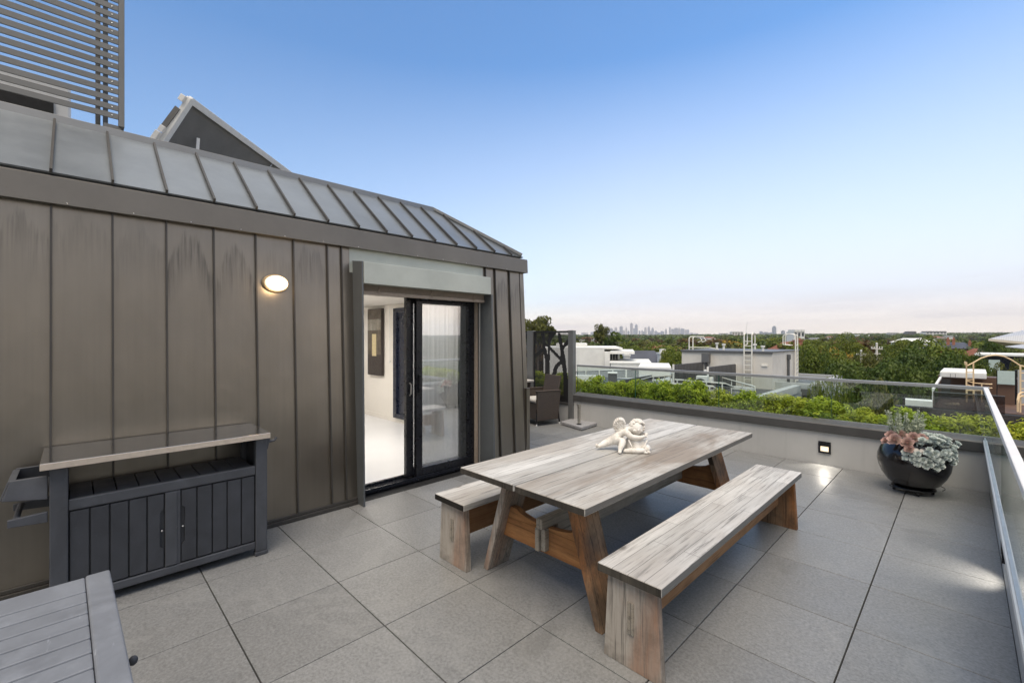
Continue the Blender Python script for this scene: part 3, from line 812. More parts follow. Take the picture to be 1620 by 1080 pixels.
balustrade('side_balustrade', 'clear glass side balustrade with pale square rail beside the plant pot', (3.578, -2.5, 0), (3.578, 6.045, 0), .531, 1.019, [1.2, 2.95, 5.765], 'rail_pale', (3.58, 2, .53))
# perforated privacy screen
def branch(segs, x, y):
    for pts in segs:
        for (x0, y0, w0), (x1, y1, w1) in zip(pts, pts[1:]):
            dx, dy = x1 - x0, y1 - y0; L2 = dx * dx + dy * dy
            t = max(0, min(1, ((x - x0) * dx + (y - y0) * dy) / L2))
            if math.hypot(x - x0 - t * dx, y - y0 - t * dy) < (w0 + (w1 - w0) * t) / 2: return True
    return False
TREE = [[(340, 165, 75), (370, 300, 55), (375, 480, 60), (400, 560, 70), (440, 700, 90), (450, 1080, 95), (455, 1540, 130)],
        [(560, 165, 105), (480, 330, 70), (470, 480, 42), (475, 700, 45)], [(360, 360, 40), (470, 460, 40)], [(375, 500, 60), (180, 660, 70)],
        [(660, 165, 52), (690, 350, 65), (725, 540, 62), (735, 650, 90), (765, 860, 72), (790, 1080, 85), (800, 1540, 120)],
        [(865, 330, 95), (755, 440, 55), (720, 500, 40)], [(480, 470, 50), (690, 680, 58)], [(710, 720, 60), (610, 830, 70), (545, 1080, 80), (500, 1540, 110)],
        [(205, 165, 60), (190, 600, 22)]]
def screen_panel(name, label, x0, x1, flip=False):
    t = thing(name, label, 'privacy screen', ((x0 + x1) / 2, 6.0, .3))
    pit = .0205; r = pit / math.sqrt(3); mb = MB()
    nx = int((x1 - x0 - .03) / pit); nz = int((1.66 - .36) / (pit * .866))
    vi = {}
    for j in range(nz):
        for i in range(nx):
            cx = x0 + .02 + pit * (i + .5 * (j % 2)) + pit / 2; cz = .365 + pit * .866 * j
            fx = (cx - x0) / (x1 - x0); fx = 1 - fx if flip else fx
            px_, py_ = 180 + fx * 672, 165 + (1.68 - cz) / .00102
            solid = branch(TREE, px_, py_)
            o = len(mb.v)
            oh = [(cx + r * 1.005 * math.sin(a), 6.0, cz + r * 1.005 * math.cos(a)) for a in [k * math.pi / 3 for k in range(6)]]
            if solid: mb.v += oh; mb.f.append(tuple(range(o, o + 6))); mb.mi.append(0)
            else:
                ih = [(cx + r * .76 * math.sin(a), 6.0, cz + r * .76 * math.cos(a)) for a in [k * math.pi / 3 for k in range(6)]]
                mb.v += oh + ih
                for k in range(6): mb.f.append((o + k, o + (k + 1) % 6, o + 6 + (k + 1) % 6, o + 6 + k)); mb.mi.append(0)
    pan = mb.build('perforated_panel', 'screen', t)
    sd = pan.modifiers.new('thickness', 'SOLIDIFY'); sd.thickness = .003
    m = MB(); m.box(x0, x0 + .022, 5.985, 6.012, .348, 1.69); m.box(x1 - .022, x1, 5.985, 6.012, .348, 1.69); m.box(x0 + .022, x1 - .022, 5.985, 6.012, .348, .372); m.box(x0 + .022, x1 - .022, 5.985, 6.012, 1.655, 1.69)
    m.build('panel_frame', 'screen', t)
screen_panel('privacy_screen', 'black perforated screen with cut out tree pattern beside the wicker chair', -2.66, -1.763)
screen_panel('privacy_screen', 'black perforated screen mostly hidden behind the penthouse corner', -3.72, -2.822, True)
for x0, x1, lab in ((-1.762, -1.646, 'grey steel post between the tree screen and the glass balustrade'), (-2.818, -2.662, 'grey steel post between the two black tree screens')):
    t = thing('screen_post', lab, 'post', ((x0 + x1) / 2, 6, 0))
    MB().box(x0, x1, 5.955, 6.045 if x0 > -2 else 6.03, .001, 1.688).build('post_shaft', 'screen_post', t, .004)
    MB().box(x0 - .002, x1 + .002, 5.953, 6.047, 1.689, 1.698).build('post_cap', 'silver', t)
# step lights in the planter wall and in the side parapet
def step_light(label, c, ax, nrm_):
    """c centre on the wall face, ax along the wall, nrm_ out of the wall"""
    t = thing('step_light', label, 'step light', c); c = Vector(c); ax = Vector(ax); nv = Vector(nrm_); Z = Vector((0, 0, 1))
    def bx(m, a0, a1, z0, z1, d0, d1):
        m.obox(c + ax * (a0 + a1) / 2 + Z * (z0 + z1) / 2 + nv * (d0 + d1) / 2, ax * (a1 - a0) / 2, nv * (d1 - d0) / 2, Z * (z1 - z0) / 2)
    m = MB(); bx(m, -.064, .064, .050, .072, .0008, .018); bx(m, -.064, .064, -.072, -.050, .0008, .018); bx(m, -.064, -.042, -.0498, .0498, .0008, .018); bx(m, .042, .064, -.0498, .0498, .0008, .018)
    m.build('light_frame', 'black', t, .002)
    m = MB(); bx(m, -.0418, .0418, -.048, .012, .001, .006); m.build('light_lens', 'step_glow', t)
    m = MB(); bx(m, -.0418, .0418, .0122, .0498, .001, .012); m.build('light_hood', 'black', t)
    l = bpy.data.lights.new('step_lamp', 'SPOT'); l.energy = 3.0; l.color = (1.0, .92, .80); l.spot_size = R(105); l.spot_blend = .6; l.shadow_soft_size = .02
    o = bpy.data.objects.new('step_lamp', l); COL.objects.link(o); o.parent = t; o.location = nv * .03 + Z * -.02
    o.rotation_euler = (nv * .75 - Z).to_track_quat('-Z', 'Y').to_euler()
step_light('small lit square step light in the grey planter wall', (2.214, 5.98, .215), (1, 0, 0), (0, -1, 0))
step_light('step light in the side parapet wall seen edge on below the glass', (3.60, 3.62, .22), (0, 1, 0), (-1, 0, 0))
# ------------------------------------------------------------------ timber table and benches
ZT = .725
ta = on_z(731, 738, ZT); tb = on_z(925, 805, ZT)
TX0, TX1, TY0, TY1 = 1.115, 2.106, 1.185, 3.665
tcx = 1.612
tbl = thing('picnic_table', 'weathered grey timber table with slanted brown legs', 'table', (tcx, 2.42, 0))
for x0, x1, mt in ((TX0, tcx - .006, 'wood_top'), (tcx + .006, TX1, 'wood_brown')):
    b = MB().box(x0, x1, TY0, TY1, ZT - .040, ZT).build('tabletop_board', [mt], tbl, .005)
    MB().box(x0 + .004, x1 - .004, TY0 - .002, TY0 + .012, ZT - .037, ZT - .004).build('end_grain', 'endgrain', b)
def leg(side, y0, y1, mat):
    zt = ZT - .041
    if side < 0: xb, xt = 1.118, 1.338
    else: xb, xt = 2.078, 1.872
    th = .046
    o = -side * th
    m = MB()
    ins = .012
    m.hexa([(min(xb, xb + o), y0, .0), (max(xb, xb + o), y0, .0), (max(xb, xb + o), y1, .0), (min(xb, xb + o), y1, .0)],
           [(min(xt, xt + o), y0 - ins, zt), (max(xt, xt + o), y0 - ins, zt), (max(xt, xt + o), y1 + ins, zt), (min(xt, xt + o), y1 + ins, zt)])
    return m.build('leg', mat, tbl, .004)
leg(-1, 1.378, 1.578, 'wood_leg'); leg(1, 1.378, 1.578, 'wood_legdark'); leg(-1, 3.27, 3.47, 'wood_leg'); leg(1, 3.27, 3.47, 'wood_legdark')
def xat(side, z):
    t = z / (ZT - .041)
    return (1.164 + t * .22) if side < 0 else (2.032 - t * .206)
for yc in (1.475, 3.37):
    m = MB(); z0, z1 = .245, .452
    a, b = xat(-1, z0), xat(1, z0); a1, b1 = xat(-1, z1), xat(1, z1)
    pts = [(a, yc - .022, z0), (b, yc - .022, z0), (b1, yc - .022, z1)]
    n = 14
    for k in range(n + 1):
        x = b1 - .05 - (b1 - a1 - .1) * k / n
        pts.append((x, yc - .022, z1 - .045 * math.sin(math.pi * k / n) ** .6))
    pts.append((a1, yc - .022, z1))
    m.prism(pts, (0, .044, 0)); m.build('cross_board', 'wood_orange', tbl, .003)
m = MB(); m.box(1.585, 1.635, 1.40, 3.45, .408, .470); m.box(1.585, 1.635, 1.55, 3.30, .30, .4075)
m.build('stretcher', 'wood_greyrail', tbl, .003)
m = MB(); m.box(1.575, 1.605, 1.400, 1.452, .27, .4075); m.box(1.612, 1.645, 1.415, 1.452, .275, .4075); m.build('tenon', 'wood_greyrail', tbl, .003)
m = MB(); m.box(1.86, 1.895, 1.60, 3.25, .585, .682); m.box(1.34, 1.375, 1.60, 3.25, .585, .682); m.build('apron', 'wood_greyrail', tbl, .003)

def make_bench(x0, x1, y0, y1, label, legmat, group):
    xc = (x0 + x1) / 2
    t = thing('bench', label, 'bench', (xc, (y0 + y1) / 2, 0), group)
    b = MB().box(x0, x1, y0, y1, .418, .46).build('seat', 'wood_seat', t, .004)
    MB().box(x0 + .003, x1 - .003, y0 - .002, y0 + .012, .420, .456).build('end_grain', 'endgrain', b)
    for ya, s in ((y0 + .03, 1), (y1 - .03, -1)):
        yb = ya + s * .045; lo, hi = min(ya, yb), max(ya, yb)
        m = MB(); m.hexa([(xc - .152, lo, 0), (xc + .152, lo, 0), (xc + .152, hi, 0), (xc - .152, hi, 0)], [(xc - .128, lo, .4175), (xc + .128, lo, .4175), (xc + .128, hi, .4175), (xc - .128, hi, .4175)])
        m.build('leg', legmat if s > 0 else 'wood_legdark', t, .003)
        e0, e1 = (lo - .006, lo - .0005) if s > 0 else (hi + .0005, hi + .006)
        MB().box(xc - .018, xc + .016, e0, e1, .165, .318).build('tenon', 'wood_greyrail', t, .002)
    m = MB(); m.box(xc - .02, xc + .02, y0 + .076, y1 - .076, .178, .345); m.build('stretcher', 'wood_rail', t, .003)
    return t
make_bench(2.142, 2.480, 1.240, 3.655, 'weathered timber bench on the hedge side of the table', 'wood_leg', 'timber benches')
make_bench(.772, 1.100, 1.225, 3.62, 'weathered timber bench on the door side of the table', 'wood_leg', 'timber benches')

# ------------------------------------------------------------------ resin serving cabinet against the wall
cb = thing('serving_cabinet', 'dark graphite outdoor serving cabinet with steel top against the zinc wall', 'cabinet', (-.36, -.16, 0))
CXF, CXB = -.14, -.575
CY0, CY1 = -.705, .395
ct = .842
t = MB().box(-.612, -.100, -.742, .405, ct, ct + .040).build('worktop', 'steel', cb, .006)
MB().box(-.0995, -.0965, -.740, .403, ct + .002, ct + .037).build('worktop_edge', 'steel_edge_warmlit', t, .001)
for y0, y1 in ((CY0, CY0 + .075), (CY1 - .075, CY1)):
    for x0, x1 in ((CXF - .05, CXF), (CXB, CXB + .05)):
        m = MB(); m.box(x0, x1, y0, y1, .03, ct - .001); m.box(x0 - .004, x1 + .004, y0 - .004, y1 + .004, 0, .03)
        m.build('leg', 'resin', cb, .006)
for y0, y1 in ((CY0 + .01, CY0 + .04), (CY1 - .04, CY1 - .01)):
    m = MB(); m.box(CXB + .05, CXF - .05, y0, y1, .12, ct - .002); m.build('side_panel', 'resin_dark', cb)
ya, yb = CY0 + .0755, CY1 - .0755
m = MB()
for k in range(9): m.box(CXB, CXF - .045, ya + (yb - ya) * k / 9 + .003, ya + (yb - ya) * (k + 1) / 9 - .003, .618, .636)
m.build('shelf', 'resin', cb, .004)
m = MB(); m.box(CXF - .044, CXF - .006, ya, yb, .585, .648); m.build('shelf_edge', 'resin', cb, .006)
m = MB(); m.box(CXF - .044, CXF - .006, ya, yb, .055, .105); m.build('bottom_rail', 'resin', cb, .006)
m = MB(); m.box(CXB, CXF - .05, ya, yb, .08, .10); m.build('bottom_board', 'resin_dark', cb)
m = MB(); m.box(CXB - .0, CXB + .015, ya, yb, .10, .60); m.build('back_panel', 'resin_dark', cb)
ymid = -.155
def cab_door(y0, y1, nsl, hs):
    m = MB(); w = (y1 - y0) / nsl
    m.box(CXF - .034, CXF - .026, y0, y1, .112, .578)
    for k in range(nsl):
        a, b = y0 + w * k + .004, y0 + w * (k + 1) - .004
        first = (k == 0 and hs < 0) or (k == nsl - 1 and hs > 0)
        if first:
            e = a if hs < 0 else b; i = e - hs * .018
            f = b if hs < 0 else a
            m.prism([(CXF - .026, f, .114), (CXF - .026, e, .114), (CXF - .026, e, .225), (CXF - .026, i, .245), (CXF - .026, i, .46), (CXF - .026, e, .48), (CXF - .026, e, .576), (CXF - .026, f, .576)], (.016, 0, 0))
        else: m.box(CXF - .026, CXF - .010, a, b, .114, .576)
    d = m.build('door', 'resin_dark', cb, .002)
    hy = y0 + .012 if hs < 0 else y1 - .012
    h = MB(); h.ell((CXF - .020, hy, .34), .006, .006, .006, 8, 5); h.build('handle', 'screw', d)
m = MB(); m.box(CXF - .034, CXF - .010, ymid - .040, ymid + .040, .108, .582); m.box(CXF - .009, CXF - .004, ymid - .036, ymid + .022, .112, .578); m.build('centre_post', 'resin', cb, .003)
cab_door(ya + .002, ymid - .042, 5, 1); cab_door(ymid + .042, yb - .002, 5, -1)
# hanging tray and bar on the left end, towel hook on the right end
m = MB()
y1 = CY0 - .006; y0 = y1 - .17; zt = .80
m.hexa([(-.50, y0, .715), (-.16, y0, .715), (-.16, y1, .70), (-.50, y1, .70)], [(-.50, y0 + .02, .722), (-.16, y0 + .02, .722), (-.16, y1, .722), (-.50, y1, .722)])
m.hexa([(-.17, y0, .70), (-.145, y0, .70), (-.145, y1, .672), (-.17, y1, .672)], [(-.185, y0 + .03, zt), (-.162, y0 + .03, zt), (-.162, y1, zt), (-.185, y1, zt)])
m.hexa([(-.52, y0, .70), (-.495, y0, .70), (-.495, y1, .69), (-.52, y1, .69)], [(-.50, y0 + .03, zt), (-.475, y0 + .03, zt), (-.475, y1, zt), (-.50, y1, zt)])
m.hexa([(-.495, y0 - .01, .70), (-.17, y0 - .01, .70), (-.17, y0 + .015, .70), (-.495, y0 + .015, .70)], [(-.475, y0 + .02, zt - .004), (-.185, y0 + .02, zt - .004), (-.185, y0 + .05, zt - .004), (-.475, y0 + .05, zt - .004)])
m.build('side_tray', 'resin', cb, .004)
m = MB()
for xx in (-.50, -.17): m.hexa([(xx, y0 + .02, .555), (xx + .025, y0 + .02, .555), (xx + .025, y1, .545), (xx, y1, .545)], [(xx, y0 + .02, .595), (xx + .025, y0 + .02, .595), (xx + .025, y1, .605), (xx, y1, .605)])
m.tube([(-.49, y0 + .05, .585), (-.155, y0 + .05, .585)], .014, 10)
m.build('towel_bar', 'resin', cb, .004)
m = MB(); m.hexa([(-.20, CY1 + .003, .75), (-.17, CY1 + .003, .75), (-.17, CY1 + .012, .75), (-.20, CY1 + .012, .75)], [(-.20, CY1 + .003, .835), (-.17, CY1 + .003, .835), (-.17, CY1 + .03, .835), (-.20, CY1 + .03, .835)])
m.tube([(-.185, CY1 + .02, .80), (-.185, CY1 + .06, .805), (-.185, CY1 + .075, .825)], .010, 8); m.tube([(-.45, CY1 + .02, .80), (-.45, CY1 + .06, .805), (-.45, CY1 + .075, .825)], .010, 8)
m.build('hook', 'resin', cb, .002)

# ------------------------------------------------------------------ faded grey slatted table in the foreground
ZS = .72
fa = thing('slatted_table', 'faded grey slatted resin table in the foreground before the cabinet', 'table', (1.6, -1.2, 0), rz=0)
ang = R(.9)
c0 = on_z(174, 899, ZS)
def loc(px, py, z):   # px along +x from the corner, py along -y
    return (c0.x + px * math.cos(ang) + py * math.sin(ang) * 1, c0.y + px * math.sin(ang) - py * math.cos(ang), z)
def lbox(m, a, b, c, d, z0, z1, cut=0):
    q = [(a, c), (b, c), (b, d), (a, d)]
    m.hexa([loc(*p, z0) for p in q], [loc(*p, z1) for p in q])
m = MB(); lbox(m, 0, .93, 0, .066, ZS - .045, ZS); m.build('end_frame', 'resin_pale', fa, .008, seg=3)
m = MB(); lbox(m, 0, .93, 1.40, 1.466, ZS - .045, ZS); m.build('end_frame', 'resin_pale', fa, .008, seg=3)
edges = [0.0, .130, .213, .294, .376, .458, .540, .620, .70, .80, .93]
for a, b in zip(edges, edges[1:]):
    m = MB(); lbox(m, a + (.0028 if a else .004), b - .0028, .0672, 1.3988, ZS - .035, ZS - .0035); m.build('slat', 'resin_pale', fa, .0045)
m = MB(); lbox(m, .01, .92, .01, 1.456, ZS - .075, ZS - .046); m.build('under_frame', 'resin', fa)
for a, c in ((.03, .03), (.83, .03), (.03, 1.36), (.83, 1.36)):
    m = MB(); lbox(m, a, a + .07, c, c + .07, 0, ZS - .076); m.build('leg', 'resin', fa, .006)
m = MB(); kp = on_z(207, 1040, ZS - .09); m.ell((kp.x, kp.y + .005, ZS - .10), .010, .012, .014, 12, 8); m.build('hinge_knob', 'resin_dark', fa, smooth=True)

# ------------------------------------------------------------------ wicker chair, dining table, parasol base behind the penthouse
th = R(-14); chp = Vector((-2.057, 5.50, 0))
ch = thing('wicker_chair', 'dark brown wicker armchair with pale cushion before the tree screen', 'chair', chp, rz=th)
def cbuild(m, n, mat, bev=0., sm=False, par=None): return m.build(n, mat, par or ch, bev, sm, local=True)
for sx in (-1, 1):
    m = MB()
    m.hexa([(sx * .26 - .02, -.245, .09), (sx * .26 + .02, -.245, .09), (sx * .25 + .02, .22, .09), (sx * .25 - .02, .22, .09)],
           [(sx * .275 - .025, -.255, .61), (sx * .275 + .025, -.255, .61), (sx * .265 + .025, .265, .60), (sx * .265 - .025, .265, .60)])
    cbuild(m, 'arm_panel', 'wicker', .012)
    m = MB(); m.hexa([(sx * .272 - .034, -.27, .605), (sx * .272 + .034, -.27, .605), (sx * .265 + .03, .27, .60), (sx * .265 - .03, .27, .60)], [(sx * .272 - .034, -.27, .625), (sx * .272 + .034, -.27, .625), (sx * .265 + .03, .27, .618), (sx * .265 - .03, .27, .618)])
    cbuild(m, 'armrest', 'wicker', .008)
    for y0, yb in ((-.24, -.25), (.215, .25)):
        m = MB(); m.tube([(sx * .262, y0, .3), (sx * .262, yb, .035)], .013, 8); l = cbuild(m, 'leg', 'black')
        m = MB(); m.tube([(sx * .262, yb, .034), (sx * .262, yb, .001)], .014, 8); m.build('foot_cap', 'white_metal', l, local=True)
m = MB(); m.box(-.235, .235, -.235, .22, .10, .40); cbuild(m, 'seat', 'wicker', .012)
m = MB(); m.box(-.235, .235, -.26, .19, .402, .47); cbuild(m, 'cushion', 'cushion', .03)
m = MB(); m.hexa([(-.235, .18, .41), (.235, .18, .41), (.235, .225, .41), (-.235, .225, .41)], [(-.24, .29, .87), (.24, .29, .87), (.235, .33, .86), (-.235, .33, .86)])
cbuild(m, 'backrest', 'wicker', .015)
dt = thing('dining_table', 'pale topped dining table mostly hidden behind the penthouse', 'table', (-3.0, 5.25, 0))
m = MB(); m.box(-3.5, -2.43, 4.75, 5.75, .705, .745); m.build('tabletop', 'cushion', dt, .008)
for x in (-3.44, -2.53):
    for y in (4.81, 5.65): MB().box(x, x + .05, y, y + .05, 0, .704).build('leg', 'wicker', dt)
ub = thing('parasol_base', 'square granite parasol base with short steel tube by the screen post', 'parasol base', (-1.38, 5.75, 0))
q = [on_z(887, 671.5, .0), on_z(920, 681.5, .0), on_z(944.5, 673.5, .0)]; q.append(q[0] + q[2] - q[1])
m = MB(); m.hexa([(p.x, p.y, .012) for p in q], [(p.x, p.y, .058) for p in q]); m.build('granite_slab', 'granite', ub, .004)
cx_, cy_ = on_z(916, 671, .058).xy
MB().lathe([(.045, .059), (.045, .066), (.026, .068), (.026, .075)], (cx_, cy_, 0), 20).build('collar', 'black', ub)
m = MB(); m.lathe([(.026, .076), (.026, .40), (.022, .405), (.022, .37)], (cx_, cy_, 0), 20); m.build('tube', 'brass', ub, smooth=False)
MB().lathe([(.034, .385), (.034, .412), (.026, .412)], (cx_, cy_, 0), 20).build('tube_collar', 'brass', ub)
# ------------------------------------------------------------------ leaves
def leaf_mesh(name, C, Nn, L, Wd, tint, mat, rng, jitter=.6):
    """C centres, Nn outward directions (n,3), L lengths, Wd widths, tint 0..1"""
    n = len(C)
    d = Nn + rng.normal(0, jitter, (n, 3)); d /= np.linalg.norm(d, axis=1, keepdims=True) + 1e-9
    a = rng.normal(0, 1, (n, 3)); t = a - d * (a * d).sum(1, keepdims=True); t /= np.linalg.norm(t, axis=1, keepdims=True) + 1e-9
    s = np.cross(d, t)
    L = np.asarray(L).reshape(-1, 1) * np.ones((n, 1)); Wd = np.asarray(Wd).reshape(-1, 1) * np.ones((n, 1))
    f = d * L * .14
    V = np.stack([C - t * L * .5 - f, C + s * Wd * .5 + t * L * .1, C + t * L * .5 - f, C - s * Wd * .5 + t * L * .1], 1).reshape(-1, 3)
    me = bpy.data.meshes.new(name)
    me.vertices.add(4 * n); me.vertices.foreach_set('co', V.astype(np.float32).ravel())
    me.loops.add(4 * n); me.loops.foreach_set('vertex_index', np.arange(4 * n, dtype=np.int32))
    me.polygons.add(n); me.polygons.foreach_set('loop_start', np.arange(0, 4 * n, 4, dtype=np.int32))
    me.update(calc_edges=True)
    at = me.attributes.new('tint', 'FLOAT', 'POINT'); at.data.foreach_set('value', np.repeat(tint, 4).astype(np.float32))
    me.materials.append(M[mat])
    return me
def blob_points(rng, blobs, per, shell=.55):
    C, N, T = [], [], []
    for (c, r) in blobs:
        d = rng.normal(0, 1, (per, 3)); d /= np.linalg.norm(d, axis=1, keepdims=True)
        k = shell + (1 - shell) * rng.random((per, 1)) ** .5
        r = np.asarray(r, float)
        C.append(np.asarray(c) + d * k * r); N.append(d)
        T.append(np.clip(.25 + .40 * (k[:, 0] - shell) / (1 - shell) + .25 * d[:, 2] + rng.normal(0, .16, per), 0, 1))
    return np.concatenate(C), np.concatenate(N), np.concatenate(T)
def mesh_obj(name, me, parent=None):
    o = bpy.data.objects.new(name, me); COL.objects.link(o)
    if parent is not None: o.parent = parent
    return o

# ------------------------------------------------------------------ hedge shrubs in the planter
def shrub_proto(seed, mat):
    rng = np.random.default_rng(seed); blobs = []
    for k in range(34):
        a = rng.random() * 6.28; rr = rng.random() ** .5
        r = .075 + .05 * rng.random()
        x, y = .34 * rr * math.cos(a), .27 * rr * math.sin(a)
        z = .03 + .20 * (1 - rr * rr) + .075 * rng.random() - .05
        blobs.append(((x, y, z), (r, r, r * .85)))
        if rng.random() < .5: blobs.append(((x * 1.02, y * 1.05, z - .13), (r, r, r)))
    C, N, T = blob_points(rng, blobs, 70, .5)
    keep = C[:, 2] > -.17; C, N, T = C[keep], N[keep], T[keep]
    N[:, 2] += .5
    return leaf_mesh('shrub_foliage', C, N, rng.uniform(.038, .066, len(C)), rng.uniform(.015, .024, len(C)), T, mat, rng, .42)
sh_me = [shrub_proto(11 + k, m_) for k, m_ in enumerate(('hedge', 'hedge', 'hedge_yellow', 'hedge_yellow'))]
m = MB()
for k in range(7):
    a = k * .9
    m.tube([(0, 0, -.2), (.1 * math.cos(a), .08 * math.sin(a), -.05), (.25 * math.cos(a), .2 * math.sin(a), .12)], [.012, .009, .005], 5)
stem_o = m.build('shrub_stem', 'bark'); stem_me = stem_o.data; bpy.data.objects.remove(stem_o)
rnd = random.Random(3)
xs = -3.4; k = 0
while xs < 6.2:
    t = thing('hedge_shrub', 'hedge shrub', 'shrub', (xs, 6.50 + rnd.uniform(-.05, .05), .495 - .07 * max(0, min(1, (xs - .8) / 1.6)) + rnd.uniform(-.03, .03)), 'hedge shrubs in the planter', rnd.uniform(0, 6.28))
    near = xs > 1.6
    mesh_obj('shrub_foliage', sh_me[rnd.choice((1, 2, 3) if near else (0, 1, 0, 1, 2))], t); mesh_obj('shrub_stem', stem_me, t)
    s = rnd.uniform(.93, 1.17); t.scale = (s, s, s * (rnd.uniform(.86, .96) if near else rnd.uniform(.97, 1.1)))
    t['label'] = ('shaded hedge shrub behind the black tree screen' if xs < -1.65 else
        'bright hedge shrub touching the grey screen post' if xs < -1.25 else 'bright hedge shrub just behind the granite parasol base' if xs < -.8 else
        'bright green hedge shrub behind the wing of the stone cherub' if xs < -.2 else 'bright green hedge shrub behind the cherub and below the dark ribbed fence' if xs < .4 else
        'bright hedge shrub below the nearest solar rack' if xs < .9 else 'bright hedge shrub below the wall ladder of the plant room' if xs < 1.4 else
        'yellow green hedge shrub behind the glass joint near the step light' if xs < 1.9 else 'yellow green hedge shrub above the lit step light' if xs < 2.35 else
        'yellow green hedge shrub between the step light and the pot' if xs < 2.75 else 'yellow green hedge shrub right behind the sage bush of the pot' if xs < 3.2 else
        'yellow green hedge shrub in the corner of the two glass balustrades' if xs < 3.62 else 'yellow green hedge shrub outside the glass beyond the side rail')
    xs += rnd.uniform(.40, .50); k += 1

# ------------------------------------------------------------------ succulent pot
PC = Vector((3.055, 5.47, 0))
pt = thing('plant_pot', 'round glossy black plant pot on a low wire caddy', 'pot', PC)
prof = [(.10, .062), (.15, .066), (.205, .11), (.250, .18), (.278, .25), (.288, .31), (.284, .37), (.262, .43), (.232, .475), (.212, .50), (.210, .515), (.222, .525), (.224, .535), (.205, .537), (.198, .51), (.0, .49)]
m = MB(); m.lathe(prof, PC, 48); m.build('pot_body', 'pot', pt, smooth=True)
cd = thing('pot_caddy', 'black wire pot caddy on castors under the succulent pot', 'pot caddy', PC)
m = MB(); m.lathe([(.0, .045), (.17, .045), (.175, .050), (.17, .060), (.0, .060)], PC, 30); m.build('platform', 'wire', cd)
for a in (.3, 1.9, 3.4, 5.0):
    d = Vector((math.cos(a), math.sin(a), 0)) * .15
    m = MB(); m.tube([PC + d + Vector((-.012, 0, .021)), PC + d + Vector((.012, 0, .021))], .020, 14); m.box(PC.x + d.x - .006, PC.x + d.x + .006, PC.y + d.y - .006, PC.y + d.y + .006, .03, .045); m.build('castor', 'wire', cd)
for sgn in (-1, 1):
    pts = []
    for k in range(13):
        a = math.pi * k / 12
        pts.append(PC + rt * (sgn * (.17 + .075 * math.sin(a))) + fw * (-.09 * math.cos(a) - .04) + Vector((0, 0, .055 + .012 * math.sin(a))))
    m = MB(); m.tube(pts, .0035, 6); m.build('handle', 'wire', cd)
def rosette(seed, R0, red):
    rng = np.random.default_rng(seed); V = []; F = []; T = []
    n = 34
    for i in range(n):
        t = i / (n - 1); ph_ = i * 2.39996; el = R(78 - 62 * t); L = R0 * (.35 + .65 * t); w = R0 * (.20 + .17 * t)
        d = np.array([math.cos(ph_) * math.cos(el), math.sin(ph_) * math.cos(el), math.sin(el)]); s = np.array([-math.sin(ph_), math.cos(ph_), 0]); u = np.cross(s, d) * -1
        o = len(V); b = np.array([0, 0, R0 * .10 * (1 - t)])
        V += [b, b + d * L * .6 + s * w, b + d * L * .9 + s * w * .7 + u * R0 * .03, b + d * L + u * R0 * .07, b + d * L * .9 - s * w * .7 + u * R0 * .03, b + d * L * .6 - s * w, b + d * L * .6 - u * R0 * .06]
        F += [(o, o + 1, o + 6), (o + 1, o + 2, o + 6), (o + 2, o + 3, o + 6), (o + 3, o + 4, o + 6), (o + 4, o + 5, o + 6), (o + 5, o, o + 6)]
        tip = 1.0 if red else .85
        T += [.25, .5, .75, tip, .75, .5, .35]
    me = bpy.data.meshes.new('rosette'); me.from_pydata([tuple(v) for v in V], [], F)
    a = me.attributes.new('tint', 'FLOAT', 'POINT'); a.data.foreach_set('value', T)
    me.materials.append(M['rosette_red' if red else 'rosette']); return me
ros = [rosette(k, 1.0, False) for k in range(3)]; rosr = [rosette(9, 1.0, True)]
rnd = random.Random(21)
def L2W(x, y, z): return PC + rt * x + fw * y + Vector((0, 0, z))
pale = thing('succulent', 'pale blue green rosette succulent spilling over the pot front', 'succulent', L2W(.06, -.15, .5))
def put_ros(par, me, p, d, s):
    o = mesh_obj('rosette', me, par); o.location = p - Vector(par.location)
    o.rotation_mode = 'QUATERNION'; q = Vector((0, 0, 1)).rotation_difference(d.normalized()); o.rotation_quaternion = q
    o.scale = (s, s, s); return o
cnt = 0; placed = []
for tr in range(6000):
    x = rnd.uniform(-.24, .29); z = rnd.uniform(.27, .60)
    lo = .31 + .03 * math.sin(x * 22) if x < .02 else (.40 - .0 if x < .10 else .36)
    if x < .02: lo = .30 + .35 * abs(x + .08)
    top = .57 + .035 * math.sin(x * 9 + 1.2) - (max(0, x - .22) * .5)
    if z < lo or z > top: continue
    if z < .50: rr = .298; y = -math.sqrt(max(.0, rr * rr - min(x * x, rr * rr * .98))) ; dirv = rt * x + fw * y + Vector((0, 0, .12))
    else: y = -.24 + rnd.uniform(0, .22); dirv = rt * x * .6 + fw * (-.16) + Vector((0, 0, .3))
    if x < -.12 and z > .47: continue
    p = L2W(x, y, z)
    if any((p - q).length < .036 for q in placed): continue
    placed.append(p)
    put_ros(pale, ros[cnt % 3], p, dirv + Vector((rnd.uniform(-.1, .1), rnd.uniform(-.1, .1), rnd.uniform(-.05, .1))), rnd.uniform(.030, .043)); cnt += 1
    if cnt >= 95: break
fr_ = np.random.default_rng(8); fc = []; fn = []
for q in placed:
    for _ in range(16):
        o_ = fr_.normal(0, 1, 3); o_ /= np.linalg.norm(o_); fc.append(np.array(q - Vector(pale.location)) + o_ * .024 - np.array([0, 0, .006])); fn.append(o_)
mesh_obj('trailing_foliage', leaf_mesh('trailing_foliage', np.array(fc), np.array(fn), fr_.uniform(.018, .028, len(fc)), fr_.uniform(.012, .018, len(fc)), fr_.random(len(fc)) * .8, 'rosette', fr_, .5), pale)
red = thing('succulent', 'reddish pink rosette succulent below the sage bush in the pot', 'succulent', L2W(-.2, -.1, .52))
